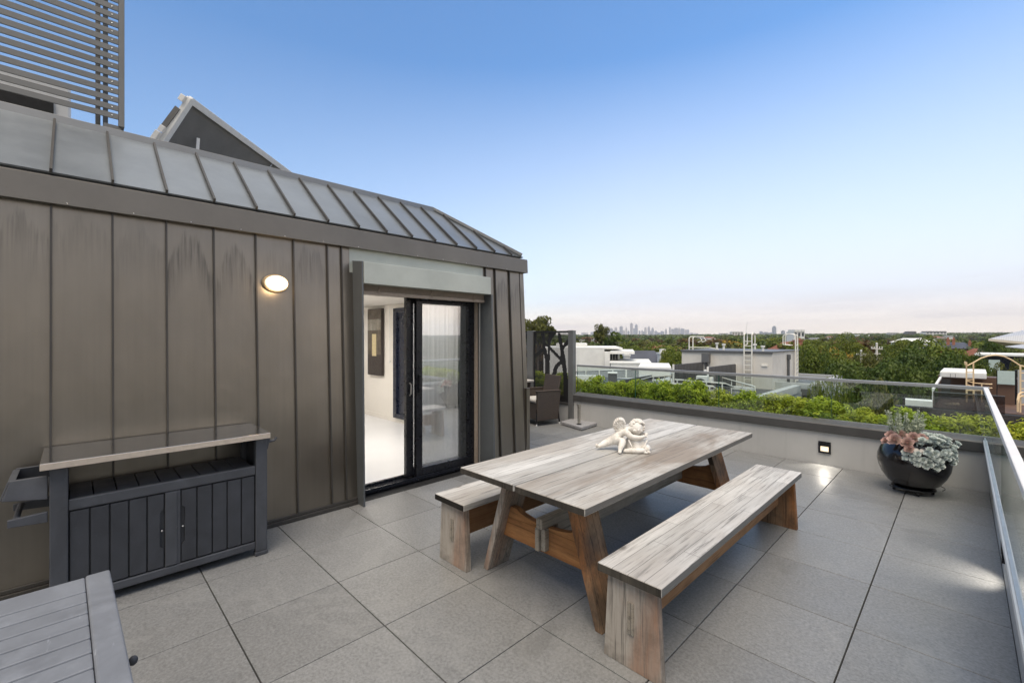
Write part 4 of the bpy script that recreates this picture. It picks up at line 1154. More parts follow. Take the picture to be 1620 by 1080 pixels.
for x, y, z, s in ((-.27, -.10, .545, .075), (-.20, -.16, .53, .07), (-.13, -.14, .575, .07), (-.06, -.15, .57, .065), (-.24, -.02, .575, .06), (-.17, -.05, .585, .06), (-.29, -.02, .52, .05), (-.22, -.2, .48, .05), (-.10, -.06, .59, .05)):
    put_ros(red, rosr[0], L2W(x, y, z), rt * x + fw * (y - .05) + Vector((0, 0, .25)), s)
# upright sage green bush
rng = np.random.default_rng(5); C = []; N = []; T = []; m = MB()
for k in range(46):
    a = rng.random() * 6.28; r0 = rng.random() ** .5
    bx, by = -.09 + .10 * r0 * math.cos(a), .02 + .09 * r0 * math.sin(a)
    lean = rng.uniform(.2, 1.0); h = rng.uniform(.14, .31)
    tx, ty = bx + lean * .13 * math.cos(a) + .0, by + lean * .11 * math.sin(a)
    p0 = L2W(bx, by, .50); p1 = L2W((bx + tx) / 2, (by + ty) / 2, .52 + h * .55); p2 = L2W(tx, ty, .52 + h)
    m.tube([p0, p1, p2], [.004, .003, .002], 5)
    nl = 60
    tt = rng.uniform(.25, 1.0, nl)
    for q in tt:
        c = p0.lerp(p1, q * 2) if q < .5 else p1.lerp(p2, q * 2 - 1)
        o = rng.normal(0, 1, 3); o /= np.linalg.norm(o)
        C.append(np.array(c) + o * .014); N.append(o); T.append(min(1, max(0, .35 + .4 * q + rng.normal(0, .15))))
bu = thing('sage_bush', 'grey green upright bushy plant at the back of the pot', 'plant', (0, 0, 0))
bu.location = L2W(-.09, .02, .5); ORG[bu.name] = Vector(bu.location)
m.build('plant_stem', 'sage', bu)
bm_ = leaf_mesh('foliage', np.array(C) - np.array(bu.location), np.array(N), rng.uniform(.016, .028, len(C)), rng.uniform(.007, .012, len(C)), np.array(T), 'sage', rng, .6)
mesh_obj('foliage', bm_, bu)

# ------------------------------------------------------------------ sleeping cherub ornament
cp = on_z(1000, 712, ZT)
cherub = thing('cherub_statue', 'small cream stone sleeping cherub ornament on the timber table', 'statue', (cp.x, cp.y, ZT), rz=YAW)
VS = [(-.115, .02, .078, .043), (-.098, .012, .118, .047), (-.066, .002, .150, .040), (-.030, -.006, .160, .026), (.022, -.014, .174, .048), (.042, -.022, .180, .043),
      (-.060, -.048, .150, .025), (-.024, -.074, .114, .022), (.035, -.076, .110, .018), (.070, -.066, .116, .013),
      (-.040, .045, .152, .024), (.032, .055, .120, .020), (.088, .000, .124, .016), (.096, -.035, .126, .012),
      (-.145, .035, .064, .040), (-.188, .035, .048, .030), (-.238, .022, .028, .018), (-.258, .010, .024, .014), (-.268, .002, .046, .010),
      (-.112, -.024, .072, .040), (-.080, -.066, .088, .031), (-.112, -.090, .036, .019), (-.118, -.108, .016, .014), (-.124, -.128, .012, .010),
      (.032, -.074, .166, .008)]
ES = [(0, 1), (1, 2), (2, 3), (3, 4), (4, 5), (2, 6), (6, 7), (7, 8), (8, 9), (2, 10), (10, 11), (11, 12), (12, 13), (0, 14), (14, 15), (15, 16), (16, 17), (17, 18), (0, 19), (19, 20), (20, 21), (21, 22), (22, 23), (4, 24)]
for base, dirs in ((9, [(.024, -.010, .003), (.026, -.002, .002), (.026, .006, 0), (.023, .013, -.002), (.008, -.015, .010)]), (13, [(.004, -.022, .003), (-.003, -.025, .002), (-.010, -.024, 0), (-.016, -.020, 0), (.012, -.010, .008)])):
    for dx, dy, dz in dirs:
        b = VS[base]; i = len(VS)
        VS += [(b[0] + dx * .55, b[1] + dy * .55, b[2] + dz, .0048), (b[0] + dx, b[1] + dy, b[2] + dz - .004, .0040)]; ES += [(base, i), (i, i + 1)]
me = bpy.data.meshes.new('cherub_body'); me.from_pydata([v[:3] for v in VS], ES, []); me.materials.append(M['statue'])
bo = mesh_obj('cherub_body', me, cherub)
skm = bo.modifiers.new('skin', 'SKIN'); skm.use_smooth_shade = True; skm.branch_smoothing = .5
for i, v in enumerate(me.skin_vertices[0].data): v.radius = (VS[i][3], VS[i][3]); v.use_root = (i == 0)
bo.modifiers.new('smooth', 'SUBSURF').levels = 2; bo.modifiers['smooth'].render_levels = 2
rnd = random.Random(4); m = MB()
for k in range(150):
    th_ = math.acos(rnd.uniform(-.55, 1)); ph_ = rnd.uniform(0, 6.28)
    d = Vector((math.sin(th_) * math.cos(ph_), math.sin(th_) * math.sin(ph_), math.cos(th_)))
    if d.y < -.45 and d.z < .55: continue
    r = rnd.uniform(.009, .015)
    m.ell(Vector((.034, -.012, .182)) + Vector((d.x * .050, d.y * .046, d.z * .048)), r, r, r * .8, 8, 6)
m.build('cherub_hair', 'statue', cherub, smooth=True, local=True)
m = MB()
m.ell((.028, -.021, .171), .045, .050, .049, 20, 14); m.ell((.003, -.062, .160), .014, .010, .011, 10, 7); m.ell((.050, -.060, .158), .013, .010, .011, 10, 7); m.ell((.026, -.072, .164), .006, .008, .010, 8, 6); m.ell((.005, -.050, .170), .009, .006, .004, 8, 6); m.ell((.046, -.062, .168), .009, .006, .004, 8, 6); m.ell((.028, -.056, .150), .010, .006, .004, 8, 6)
m.build('cherub_face', 'statue', cherub, smooth=True, local=True)
for yy, xx in ((-.005, -.098), (.045, -.088)):
    m = MB(); rot = Matrix.Rotation(R(22), 3, 'Y') @ Matrix.Rotation(R(18), 3, 'X')
    m.ell((xx, yy, .192), .040, .012, .050, 18, 12, rot)
    for k in range(18):
        a = 2 * math.pi * k / 18
        m.ell(Vector((xx, yy - .004, .192)) + rot @ Vector((.036 * math.cos(a), -.004, .046 * math.sin(a))), .010, .007, .010, 8, 6)
    for k in range(14):
        a = 2.4 * k; q = .007 * math.sqrt(k) 
        m.ell(Vector((xx, yy, .192)) + rot @ Vector((q * math.cos(a), -.012, q * 1.2 * math.sin(a))), .007, .005, .008, 6, 5)
    m.ell((xx + .012, yy, .155), .022, .012, .03, 12, 8)
    m.build('wing', 'statue', cherub, smooth=True, local=True)
m = MB(); n1, n2 = 36, 14
vs = []
for i in range(n2 + 1):
    z = .104 * i / n2; t = i / n2
    for k in range(n1):
        a = 2 * math.pi * k / n1
        rr = (1.0 - .20 * t - .25 * max(0, t - .8) * 4) * (1 + .07 * math.sin(a * 7 + t * 3) * (1 - t * .4) + .05 * math.sin(a * 3 + 1))
        vs.append((.030 + .090 * rr * math.cos(a), -.010 + .072 * rr * math.sin(a), z))
m.add(vs, [(i * n1 + k, i * n1 + (k + 1) % n1, (i + 1) * n1 + (k + 1) % n1, (i + 1) * n1 + k) for i in range(n2) for k in range(n1)] + [tuple(range(n2 * n1, n2 * n1 + n1)), tuple(range(n1))[::-1]])
m.tube([(-.085, -.085, .016), (-.03, -.092, .022), (.03, -.094, .020), (.07, -.088, .022)], [.014, .02, .019, .02], 12)
m.tube([(.070, -.085, .026), (.098, -.060, .030)], [.026, .030], 14); m.tube([(.06, -.10, .012), (.078, -.118, .010)], [.012, .008], 8); m.tube([(.085, -.095, .012), (.105, -.105, .010)], [.012, .008], 8)
m.tube([(-.045, -.070, .095), (-.028, -.088, .055), (-.022, -.098, .030)], .005, 6); m.tube([(.092, -.066, .092), (.070, -.086, .055), (.056, -.096, .032)], .005, 6)
m.build('cloth_pillow', 'statue', cherub, smooth=True, local=True)
# ------------------------------------------------------------------ terrain
def ground_z(x, y):
    r = math.hypot(x - TX, y - TY)
    return -10.5 + max(0.0, min(r, 5200) - 320) * .0079 + 3.0 * math.sin(x * .0011 + 1) * min(1, r / 3000)
m = MB(); nr, na = 60, 120; vs = [(TX, TY, -10.5)]
for i in range(1, nr + 1):
    r = 30 * (1.102 ** i)
    if i == nr: r = 11500
    for k in range(na):
        a = 2 * math.pi * k / na; x, y = TX + r * math.cos(a), TY + r * math.sin(a); vs.append((x, y, ground_z(x, y)))
fs = [(0, 1 + k, 1 + (k + 1) % na) for k in range(na)]
for i in range(nr - 1):
    for k in range(na):
        a = 1 + i * na + k; b = 1 + i * na + (k + 1) % na; fs.append((a, a + na, b + na, b))
m.add(vs, fs); struct(m.build('ground', 'ground', smooth=True))

# ------------------------------------------------------------------ helpers for the town (boxes square to the sight line or to the terrace)
class LB(MB):
    """boxes in a local frame: x right, y away, z up"""
    def __init__(s, o, yaw): super().__init__(); s.o = Vector(o); s.ax = Vector((math.cos(yaw), math.sin(yaw), 0)); s.ay = Vector((-math.sin(yaw), math.cos(yaw), 0))
    def P(s, x, y, z): return s.o + s.ax * x + s.ay * y + Vector((0, 0, z))
    def b(s, x0, x1, y0, y1, z0, z1):
        q = [(x0, y0), (x1, y0), (x1, y1), (x0, y1)]
        return s.hexa([s.P(*p, z0) for p in q], [s.P(*p, z1) for p in q])
    def pts(s, L): return [s.P(*p) for p in L]
def ladder(mb, P, ax, w, z0, z1, r=.02, hoop=0.0, ret=None):
    a, b = P - ax * w / 2, P + ax * w / 2; Z = Vector((0, 0, 1))
    for q in (a, b): mb.bar(q + Z * z0, q + Z * z1, r * 2, r * 2)
    n = int((z1 - z0) / .28)
    for k in range(1, n): mb.bar(a + Z * (z0 + .28 * k), b + Z * (z0 + .28 * k), r * 1.4, r * 1.4)
    if ret is not None:
        for q in (a, b):
            pts = [q + Z * z1 + ret * (hoop * .5 * (1 - math.cos(math.pi * k / 8))) + Z * (.18 * math.sin(math.pi * k / 8)) for k in range(9)]
            mb.tube(pts, r, 6); mb.tube([pts[-1], pts[-1] - Z * .5, pts[-1] - Z * .55 - ret * hoop * .6], r, 6)

# ---- beige plant room on the next roof
nb = thing('plant_room', 'beige flat roofed plant room with white wall ladders', 'building', W(1222, 556, 25.3).to_tuple()[:2] + (-1.4,))
c = W(1222, 556, 25.3); top = c.z
m = LB(c, 0); L1, L2 = 5.3, 5.7
m.b(-L1, 0, 0, L2, -2.6, -.06); m.build('wall', 'town_beige', nb)
m = LB(c, 0); m.b(-L1 - .06, .06, -.06, L2 + .06, -.058, .0); m.build('roof_coping', 'town_rib', nb)
m = LB(c, 0); P = m.P(-1.25, -.12, 0); ladder(m, P, m.ax, .42, -2.5, .9, .03, .55, Vector((0, 1, 0))); m.build('ladder', 'white_paint', nb)
m = LB(c, 0); P = m.P(.14, 4.6, 0); ladder(m, P, m.ay, .5, -2.5, .85, .03, .7, Vector((-1, 0, 0))); m.build('ladder', 'white_paint', nb)
m = LB(c, 0)
for x in (-4.9, -4.65): m.tube([m.P(x, .2, .01), m.P(x, .2, .75), m.P(x + .05, .3, .85), m.P(x + .6, .4, .85), m.P(x + .75, .4, .6), m.P(x + .5, .4, .5)], .035, 6)
m.tube([m.P(-4.9, .3, .16), m.P(-3.6, .3, .16)], .03, 6); m.tube([m.P(-3.6, .3, .16), m.P(-3.2, .6, .05)], .03, 6)
m.build('guard_rail', 'white_paint', nb)
m = LB(c, 0); m.b(-3.9, -3.45, -.3, -.01, -.75, -.2); m.b(-3.72, -3.63, -.2, -.02, -1.7, -.751); m.build('vent_hood', 'town_rib', nb)
m = LB(c, 0); m.tube([m.P(.08, 3.0, -2.4), m.P(.08, 3.0, -.55)], .07, 8); m.tube([m.P(.09, 3.0, -.549), m.P(.09, 3.0, -.25)], .11, 8); m.build('downpipe', 'town_dark', nb)
m = LB(c, 0); m.b(-.55, -.25, -.06, -.002, -.85, -.75); m.build('wall_light', 'white_paint', nb)
for x, y, h in ((-3.1, 1.2, .30), (-.75, .9, .22), (-4.2, 3.0, .35), (-2.0, 3.6, .28)):
    m = LB(c, 0); m.tube([m.P(x, y, .001), m.P(x, y, h)], .07, 8); m.tube([m.P(x, y, h + .001), m.P(x, y, h + .10)], .12, 8); m.build('vent_pipe', 'town_white', nb)
m = LB(c, 0); m.b(-L1 - .02, .02, -.075, -.062, -.14, -.06); m.build('gutter', 'town_dark', nb)
# ---- the apartment roof it stands on
ar = thing('apartment_block', 'grey neighbouring apartment block with flat dark plant roof', 'building', (c.x - 3, c.y - 4, -10))
zr = -1.45
m = MB(); m.box(c.x - 16, c.x + 1.4, c.y - 9, c.y + 12, -10.5, zr); m.build('wall', 'town_grey', ar)
m = MB(); m.box(c.x - 15.9, c.x + 1.3, c.y - 8.9, c.y - .01, zr + .001, zr + .03); m.build('roof', 'town_dark', ar)
m = MB(); m.box(c.x + 1.1, c.x + 1.45, c.y - 9, c.y - .3, zr + .031, zr + .42); m.box(c.x - 16, c.x + 1.09, c.y - 9, c.y - 8.7, zr + .031, zr + .42); m.build('parapet', 'town_grey', ar)
m = MB()
m.tube([(c.x + .9, c.y - 6, zr + .75), (c.x - 2, c.y - 2.2, zr + .75)], .03, 6)
for k in range(4): m.tube([(c.x + .9 - .95 * k, c.y - 6 + 1.26 * k, zr + .03), (c.x + .9 - .95 * k, c.y - 6 + 1.26 * k, zr + .75)], .025, 6)
m.build('roof_rail', 'white_paint', ar)
# ribbed screens
def rib_screen(label, A, B, h, loc):
    t = thing('ribbed_screen', label, 'screen wall', loc); A = Vector(A); B = Vector(B); d = (B - A).normalized(); n = Vector((-d.y, d.x, 0)); L = (B - A).length
    m = MB(); m.prism([A, B, B + Vector((0, 0, h)), A + Vector((0, 0, h))], n * .04)
    k = 0
    while k * .2 < L: p = A + d * (k * .2 + .1) - n * .02; m.bar(p, p + Vector((0, 0, h - .01)), .06, .05, n); k += 1
    m.build('sheeting', 'town_rib', t)
    m = MB()
    for q in (0, L): m.bar(A + d * q - n * .03, A + d * q - n * .03 + Vector((0, 0, h + .03)), .08, .08, n)
    m.build('post', 'white_paint', t)
s1 = on_y(1163, 600, c.y - .25); 
rib_screen('dark ribbed metal screen wall against the beige plant room', (s1.x - .02, c.y - 4.3, zr), (s1.x - .02, c.y - .15, zr), 1.42, (s1.x, c.y - 2, zr))
s2 = on_y(1114, 590, c.y - .25)
rib_screen('dark ribbed metal screen wall left of the air conditioners', (s2.x - .1, c.y - 4.3, zr), (s2.x - .1, c.y - .15, zr), 1.46, (s2.x, c.y - 2, zr))
def condenser(label, p, w=.85, h=.9, d=.36, yaw=0.):
    t = thing('roof_condenser', label, 'air conditioner', p)
    m = LB(p, yaw); m.b(0, w, 0, d, .08, h); m.build('casing', 'town_white', t, .02)
    m = LB(p, yaw); m.tube([m.P(w * .4, -.012, h * .55), m.P(w * .4, -.001, h * .55)], h * .32, 16); m.build('fan_grille', 'town_dark', t)
    m = LB(p, yaw); m.b(.05, .12, 0, d, 0, .079); m.b(w - .12, w - .05, 0, d, 0, .079); m.build('foot', 'town_dark', t)
for u, v, D, w, h, lab in ((1101, 601, 23.5, .55, .95, 'white rooftop condenser in front of the pair'), (1109, 601, 23.9, .55, .85, 'white rooftop condenser in the middle of the group'), (1113, 598, 25.0, .5, 1.15, 'tall white rooftop condenser against the ribbed screen'), (1063, 594, 26.5, .5, .8, 'small beige rooftop condenser left of the ribbed screens')):
    p = W(u, v, D); condenser(lab, (p.x, p.y, zr + .031 if u > 1070 else zr + .25), w, h, .36, R(8))
# pale solar racks
for i, (u0, v0, D0, u1, v1, D1, lab) in enumerate(((1046, 604, 21.5, 1127, 612, 20.0, 'white framed flat solar rack nearest the hedge'), (1068, 599, 23.5, 1147, 607, 21.5, 'white framed flat solar rack behind the nearest one'), (1032, 595.5, 26, 1062, 594, 26.5, 'pale solar rack at the left end of the roof'))):
    A, B = W(u0, v0, D0), W(u1, v1, D1); z = (A.z + B.z) / 2; A.z = B.z = z
    t = thing('solar_rack', lab, 'solar panel', ((A.x + B.x) / 2, (A.y + B.y) / 2, zr))
    d = (B - A).normalized(); n = Vector((-d.y, d.x, 0)); L = (B - A).length
    m = MB(); m.prism([A, B, B + n * 1.0 + Vector((0, 0, -.25)), A + n * 1.0 + Vector((0, 0, -.25))], (0, 0, .03)); m.build('collector', 'town_slate', t)
    m = MB(); m.bar(A, B, .05, .07); m.bar(A + n * 1.0 + Vector((0, 0, -.25)), B + n * 1.0 + Vector((0, 0, -.25)), .05, .07)
    for q in (0, .5, 1): m.bar(A.lerp(B, q), A.lerp(B, q) + n * 1.0 + Vector((0, 0, -.25)), .05, .05)
    m.build('rack_frame', 'white_paint', t)
    m = MB()
    for q in (.05, .35, .65, .95): p = A.lerp(B, q); m.bar((p.x, p.y, zr + .03), p, .05, .05)
    m.build('support_leg', 'white_paint', t)
for u, v, D, lab in ((1166, 604, 24.0, 'low white roof vent left of the pair'), (1182, 606, 23.5, 'squat pale roof vent on the dark flat roof')):
    p = W(u, v, D); t = thing('roof_vent', lab, 'roof vent', (p.x, p.y, zr)); MB().lathe([(.30, zr + .03), (.28, zr + .2), (.34, zr + .22), (.30, zr + .36), (.0, zr + .38)], (p.x, p.y, 0), 16).build('vent_cowl', 'town_grey', t)
# ---- low grey block right of the plant room
c2 = W(1288, 607.6, 24.3)
lb = thing('grey_block', 'low pale grey block with dark sunken roof right of the plant room', 'building', (c2.x - 2, c2.y + 3, -10))
m = LB(c2, 0); m.b(-4.2, 0, 0, 8.0, -9, -.3); m.build('wall', 'town_grey', lb)
m = LB(c2, 0); m.b(-4.2, -3.95, 0, 8, -.299, 0); m.b(-.25, 0, 0, 8, -.299, 0); m.b(-3.949, -.251, 0, .25, -.299, 0); m.b(-3.949, -.251, 7.75, 8, -.299, 0); m.build('parapet', 'town_grey', lb)
m = LB(c2, 0); m.b(-3.94, -.26, .26, 7.74, -.298, -.26); m.build('roof', 'town_dark', lb)
m = LB(c2, 0); m.b(-.75, -.02, -.35, -.001, -.62, -.28); m.build('wall_hood', 'town_rib', lb)
m = LB(c2, 0); m.hexa(m.pts([(-2.4, -1.6, -1.5), (-1.5, -1.6, -1.5), (-1.5, -.01, -1.5), (-2.4, -.01, -1.5)]), m.pts([(-2.4, -1.6, -1.4), (-1.5, -1.6, -1.4), (-1.5, -.01, -.45), (-2.4, -.01, -.45)])); m.build('skylight', 'town_slate', lb)
# ---- white house at the left
D = 46.; wh = thing('white_house', 'white flat roofed modern house beyond the glass balustrade', 'building', W(940, 590, D + 2))
def uv(u, v, Dd): p = W(u, v, Dd); return p
def facing(mb, D, u0, u1, v0, v1, dep):
    # a box whose front is square to the line of sight and whose depth runs away along it
    t0, t1 = math.atan((u0 - CX) / FPX), math.atan((u1 - CX) / FPX); tc_ = (t0 + t1) / 2; Rc = D / math.cos(tc_)
    a = W(u0, v1, Rc / math.cos(t0 - tc_) * math.cos(t0)); b = W(u1, v1, Rc / math.cos(t1 - tc_) * math.cos(t1))
    z0 = EYE - D * (v1 - CY) / FPX; z1 = EYE - D * (v0 - CY) / FPX; a.z = b.z = z0
    mb.o = a; mb.ax = (b - a).normalized(); mb.ay = Vector((-mb.ax.y, mb.ax.x, 0))
    return mb.b(0, (b - a).length, 0, dep, 0, z1 - z0)
m = LB((0, 0, 0), 0); facing(m, D, 860, 956.2, 552, 640, 9); facing(m, D - 1.6, 956.3, 965, 556.6, 640, 10); m.build('wall', 'town_white', wh)
m = LB((0, 0, 0), 0); facing(m, D - .1, 858, 985, 549.6, 551.9, 10); facing(m, D + 4, 880, 929, 543, 549.4, 5); facing(m, D - 2.2, 965.2, 1004, 555.6, 559.8, 8); m.build('roof', 'town_white', wh)
m = LB((0, 0, 0), 0); facing(m, D + .5, 965.2, 978, 560, 580, 6); m.build('window', 'town_glass', wh)
m = LB((0, 0, 0), 0); facing(m, D - .3, 977.5, 980.5, 560, 580, .4); facing(m, D - .3, 968.6, 969.4, 560, 580, .2); facing(m, D - .3, 973, 973.6, 560, 580, .2); m.build('mullion', 'town_white', wh)
wd = LB((0, 0, 0), 0); facing(wd, D - .05, 940, 945.8, 564, 582, .2); wdo = wd.build('window', 'town_glass', wh)
m = LB((0, 0, 0), 0); facing(m, D - .08, 942.4, 943.2, 564, 582, .05); m.build('mullion', 'town_rib', wdo)
t = thing('white_annexe', 'low white flat roof annexe in front of the slate roofed house', 'building', W(1000, 590, 42)); m = LB((0, 0, 0), 0); facing(m, 42, 966, 1030, 575, 640, 7); m.build('wall', 'town_white', t); m = LB((0, 0, 0), 0); facing(m, 41.9, 964, 1031, 573, 574.9, 7.2); m.build('roof', 'town_white', t)
m = LB((0, 0, 0), 0); facing(m, 36, 1012, 1060, 583, 640, 6); t = thing('white_roof_block', 'long low white roof block above the dark ribbed fence', 'building', W(1030, 590, 36)); m.build('wall', 'town_white', t); m = LB((0, 0, 0), 0); facing(m, 35.9, 1010, 1062, 580.5, 582.9, 6.2); m.build('roof', 'town_white', t)
# picket balustrade and ribbed fence near it
t = thing('picket_fence', 'grey picket balustrade with white posts below the white house', 'fence', W(950, 600, 33))
A, B = W(905, 593, 33), W(1011, 590, 33.5); m = MB(); n = 70
for k in range(n):
    p = A.lerp(B, k / (n - 1)); m.bar(p + Vector((0, 0, -.6)), p + Vector((0, 0, .22)), .035, .05, fw)
m.bar(A + Vector((0, 0, .24)), B + Vector((0, 0, .24)), .06, .05); m.build('picket', 'town_rib', t)
for k in range(6): p = A.lerp(B, k / 5) - fw * .08; MB().bar(p + Vector((0, 0, -.8)), p + Vector((0, 0, .3)), .09, .09, fw).build('post', 'town_white', t)
A, B = W(978, 606, 27), W(1031, 593, 31); A.z = B.z - .15
rib_screen('long grey ribbed fence sloping up behind the hedge', (A.x, A.y, zr - .3), (B.x, B.y, zr - .3), B.z - zr + .3, (A.x, A.y, zr))
t = thing('roof_box', 'dark grey plant box with pale lid behind the hedge', 'plant box', W(969, 605, 29)); m = LB((0, 0, 0), 0); facing(m, 29, 962, 976, 591, 640, .8); m.build('box_body', 'town_rib', t); m = LB((0, 0, 0), 0); facing(m, 28.95, 961.4, 976.6, 589.6, 590.9, .9); m.build('box_lid', 'town_white', t)
t = thing('low_white_wall', 'low white parapet just above the hedge at the left', 'parapet', W(930, 605, 26)); m = LB((0, 0, 0), 0); facing(m, 26, 905, 953, 594, 660, .4); m.build('wall_face', 'town_white', t)

# ---- houses with pitched roofs
def hip_house(name, label, p, w, d, hw, hr, wall, roof, yaw=YAW, chim=(), over=.4, ridge=.35, group=None, detail=True):
    t = thing(name, label, 'house', p, group)
    m = LB(p, yaw); m.b(-w / 2, w / 2, 0, d, 0, hw); m.build('wall', wall, t)
    m = LB(p, yaw); x0, x1, y0, y1 = -w / 2 - over, w / 2 + over, -over, d + over; rx = w * ridge / 2
    m.add(m.pts([(x0, y0, hw), (x1, y0, hw), (x1, y1, hw), (x0, y1, hw), (-rx, d / 2, hw + hr), (rx, d / 2, hw + hr)]), [(0, 1, 5, 4), (1, 2, 5), (2, 3, 4, 5), (3, 0, 4), (3, 2, 1, 0)])
    r = m.build('roof', roof, t)
    for cx, cy, cw, cz, cm in chim:
        m = LB(p, yaw); m.b(cx - cw / 2, cx + cw / 2, cy - cw / 2, cy + cw / 2, hw + .2, cz); m.b(cx - cw * .6, cx + cw * .6, cy - cw * .6, cy + cw * .6, cz + .001, cz + .22); m.b(cx - cw * .3, cx + cw * .3, cy - cw * .3, cy + cw * .3, cz + .251, cz + .7); m.build('chimney', cm, r)
    if detail:
        for sx in (-.28, .28):
            m = LB(p, yaw); m.b(w * sx - .7, w * sx + .7, -.03, -.001, hw * .45, hw * .85); m.build('window', 'town_glass', t)
    return t
def at_px(u, v, D, z): p = W(u, v, D); return Vector((p.x, p.y, z))
k = 62 / FPX
p = at_px(1030, 575, 62, -9); hip_house('slate_house', 'dark slate roofed house with two white chimneys', p, 6.2, 7, 6.0, 2.6, 'town_white', 'town_slate', YAW, ((-3.2, .8, .8, 7.9, 'town_white'), (1.8, .6, 1.1, 8.2, 'town_white')), ridge=.5)
p = at_px(1501, 552, 105, -9); hip_house('brick_mansion', 'red brick mansion with slate hip roof and red chimneys', p, 8.6, 7, 7.9, 1.45, 'brick_red', 'town_slate', YAW - R(44), ((-.1, 2.0, .55, 9.85, 'brick_red'), (.85, 2.0, .5, 9.85, 'brick_red'), (3.5, 1.5, .5, 9.2, 'brick_red')), ridge=.6)
p = at_px(1262, 548, 118, -8.6); hip_house('red_tile_house', 'red tiled gabled house with brick chimney beside the roof ladder', p, 7.5, 8, 5.6, 3.2, 'soffit', 'tile_red', YAW + .3, ((1.3, 1.0, 1.6, 9.2, 'brick_red'),), ridge=.2)
p = at_px(1232, 549, 125, -9); hip_house('red_tile_house', 'lower red tiled roof left of the gabled house', p, 9, 7, 5.0, 2.4, 'soffit', 'tile_red', YAW - .2, ridge=.3)
p = at_px(1047, 546, 150, -9); hip_house('red_tile_house', 'orange red tiled house below the city skyline', p, 11, 9, 5.4, 2.6, 'soffit', 'tile_red', YAW, ridge=.3)
p = at_px(1086, 549, 120, -9); hip_house('pink_tile_house', 'small pinkish tiled house left of the plant room', p, 5.5, 7, 6.0, 1.8, 'town_white', 'tile_red', YAW + .4, ridge=.3)
p = at_px(1578, 553, 75, -9); hip_house('red_tile_house', 'small red tiled roof just under the corrugated eaves', p, 5.0, 6, 6.2, 2.4, 'brick_red', 'tile_red', YAW + .2, ridge=.2)
p = at_px(1455, 541, 170, -8); t = thing('white_villa', 'white two storey villa behind the green tree', 'house', p); m = LB(p, YAW); m.b(-5, 5, 0, 7, 0, 7.6); m.build('wall', 'town_white', t); m = LB(p, YAW); m.hexa(m.pts([(-5.4, -.4, 7.601), (5.4, -.4, 7.601), (5.4, 7.4, 7.601), (-5.4, 7.4, 7.601)]), m.pts([(-2, 2, 9.2), (2, 2, 9.2), (2, 5, 9.2), (-2, 5, 9.2)])); m.build('roof', 'town_white', t)
for xx in (-3, 0, 3): m = LB(p, YAW); m.b(xx - .7, xx + .7, -.05, -.001, 4.6, 6.6); m.build('window', 'town_glass', t)

# ---- dark house with flat white roof, middle right
D = 50.; t = thing('navy_house', 'dark blue house with thin flat white roof among trees', 'house', W(1590, 600, D)); m = LB((0, 0, 0), 0); facing(m, D, 1549, 1625, 563.5, 640, 6); m.build('wall', 'navy', t)
m = LB((0, 0, 0), 0); facing(m, D - .6, 1541, 1640, 560.6, 563.2, 8); m.build('roof', 'town_white', t)
m = LB((0, 0, 0), 0); facing(m, D - .03, 1564, 1582, 569, 590, .1); m.build('window', 'frost', t)
for u in (1567, 1575): m = LB((0, 0, 0), 0); facing(m, D + 1, u - 1.2, u + 1.2, 558.4, 560.5, .3); m.build('roof_vent', 'town_white', t)
for u, vb, vt_, Dd, lab in ((1549, 561, 552, 50, 'thin television aerial on the flat white roof of the dark house'), (979, 549, 541, 46, 'thin television aerial on the roof of the white house')):
    a_ = W(u, vb, Dd); b_ = W(u, vt_, Dd); t = thing('tv_aerial', lab, 'aerial', a_)
    m = MB(); m.tube([a_, b_], .02, 5); m.build('aerial_mast', 'town_rib', t)
    m = MB(); m.tube([b_ - rt * .35 - Vector((0, 0, .05)), b_ + rt * .35 - Vector((0, 0, .05))], .015, 5)
    for q in range(5): m.tube([b_ + rt * (-.32 + .16 * q) - fw * .2 - Vector((0, 0, .05)), b_ + rt * (-.32 + .16 * q) + fw * .2 - Vector((0, 0, .05))], .01, 4)
    m.build('aerial_array', 'town_rib', t)
m = LB(c2, 0)
for q in (1.2, 3.4, 5.6):
    f = LB(c2, 0); f.b(.002, .03, q, q + 1.1, -2.2, -1.0); wf = f.build('window', 'town_glass', lb); f = LB(c2, 0); f.b(.031, .05, q + .52, q + .58, -2.2, -1.0); f.build('mullion', 'town_white', wf)
# ---- corrugated roofed house, far right
A = W(1565, 535.5, 30); YC = YAW - R(45.46)
cr = thing('corrugated_house', 'pale corrugated roofed house with cream eaves above the dark blue house', 'house', (A.x + 3, A.y + 3, -9))
m = LB(A, YC)
m.add(m.pts([(0, 0, 0), (5.5, 0, -.75), (8, 6, .0), (1.6, 6.5, .15), (2.2, 2.6, .78), (5.5, 2.6, .9)]), [(0, 1, 5, 4), (1, 2, 5), (2, 3, 4, 5), (3, 0, 4)])
ro = m.build('roof', 'corrugated', cr); sd = ro.modifiers.new('thickness', 'SOLIDIFY'); sd.thickness = .06
m = LB(A, YC); m.bar(m.P(-.02, -.04, -.08), m.P(5.5, -.04, -.83), .06, .14); m.bar(m.P(-.02, -.04, -.08), m.P(1.6, 6.5, .07), .06, .14); m.build('gutter', 'soffit', cr)
m = LB(A, YC); m.add(m.pts([(.05, .03, -.16), (5.5, .03, -.91), (8.0, 5.2, -.7), (1.6, 6.3, -.1), (1.0, 1.0, -.62), (5.5, 1.0, -1.25)]), [(0, 1, 5, 4), (4, 5, 2, 3), (0, 4, 3)]); m.build('eaves_soffit', 'soffit', cr)
m = LB(A, YC); m.hexa(m.pts([(2.4, 1.6, -9), (8, 1.6, -9), (8.5, 5, -9), (2.6, 5, -9)]), m.pts([(2.4, 1.6, -.9), (8, 1.6, -1.3), (8.5, 5, -.7), (2.6, 5, -.3)])); m.build('wall', 'soffit', cr)
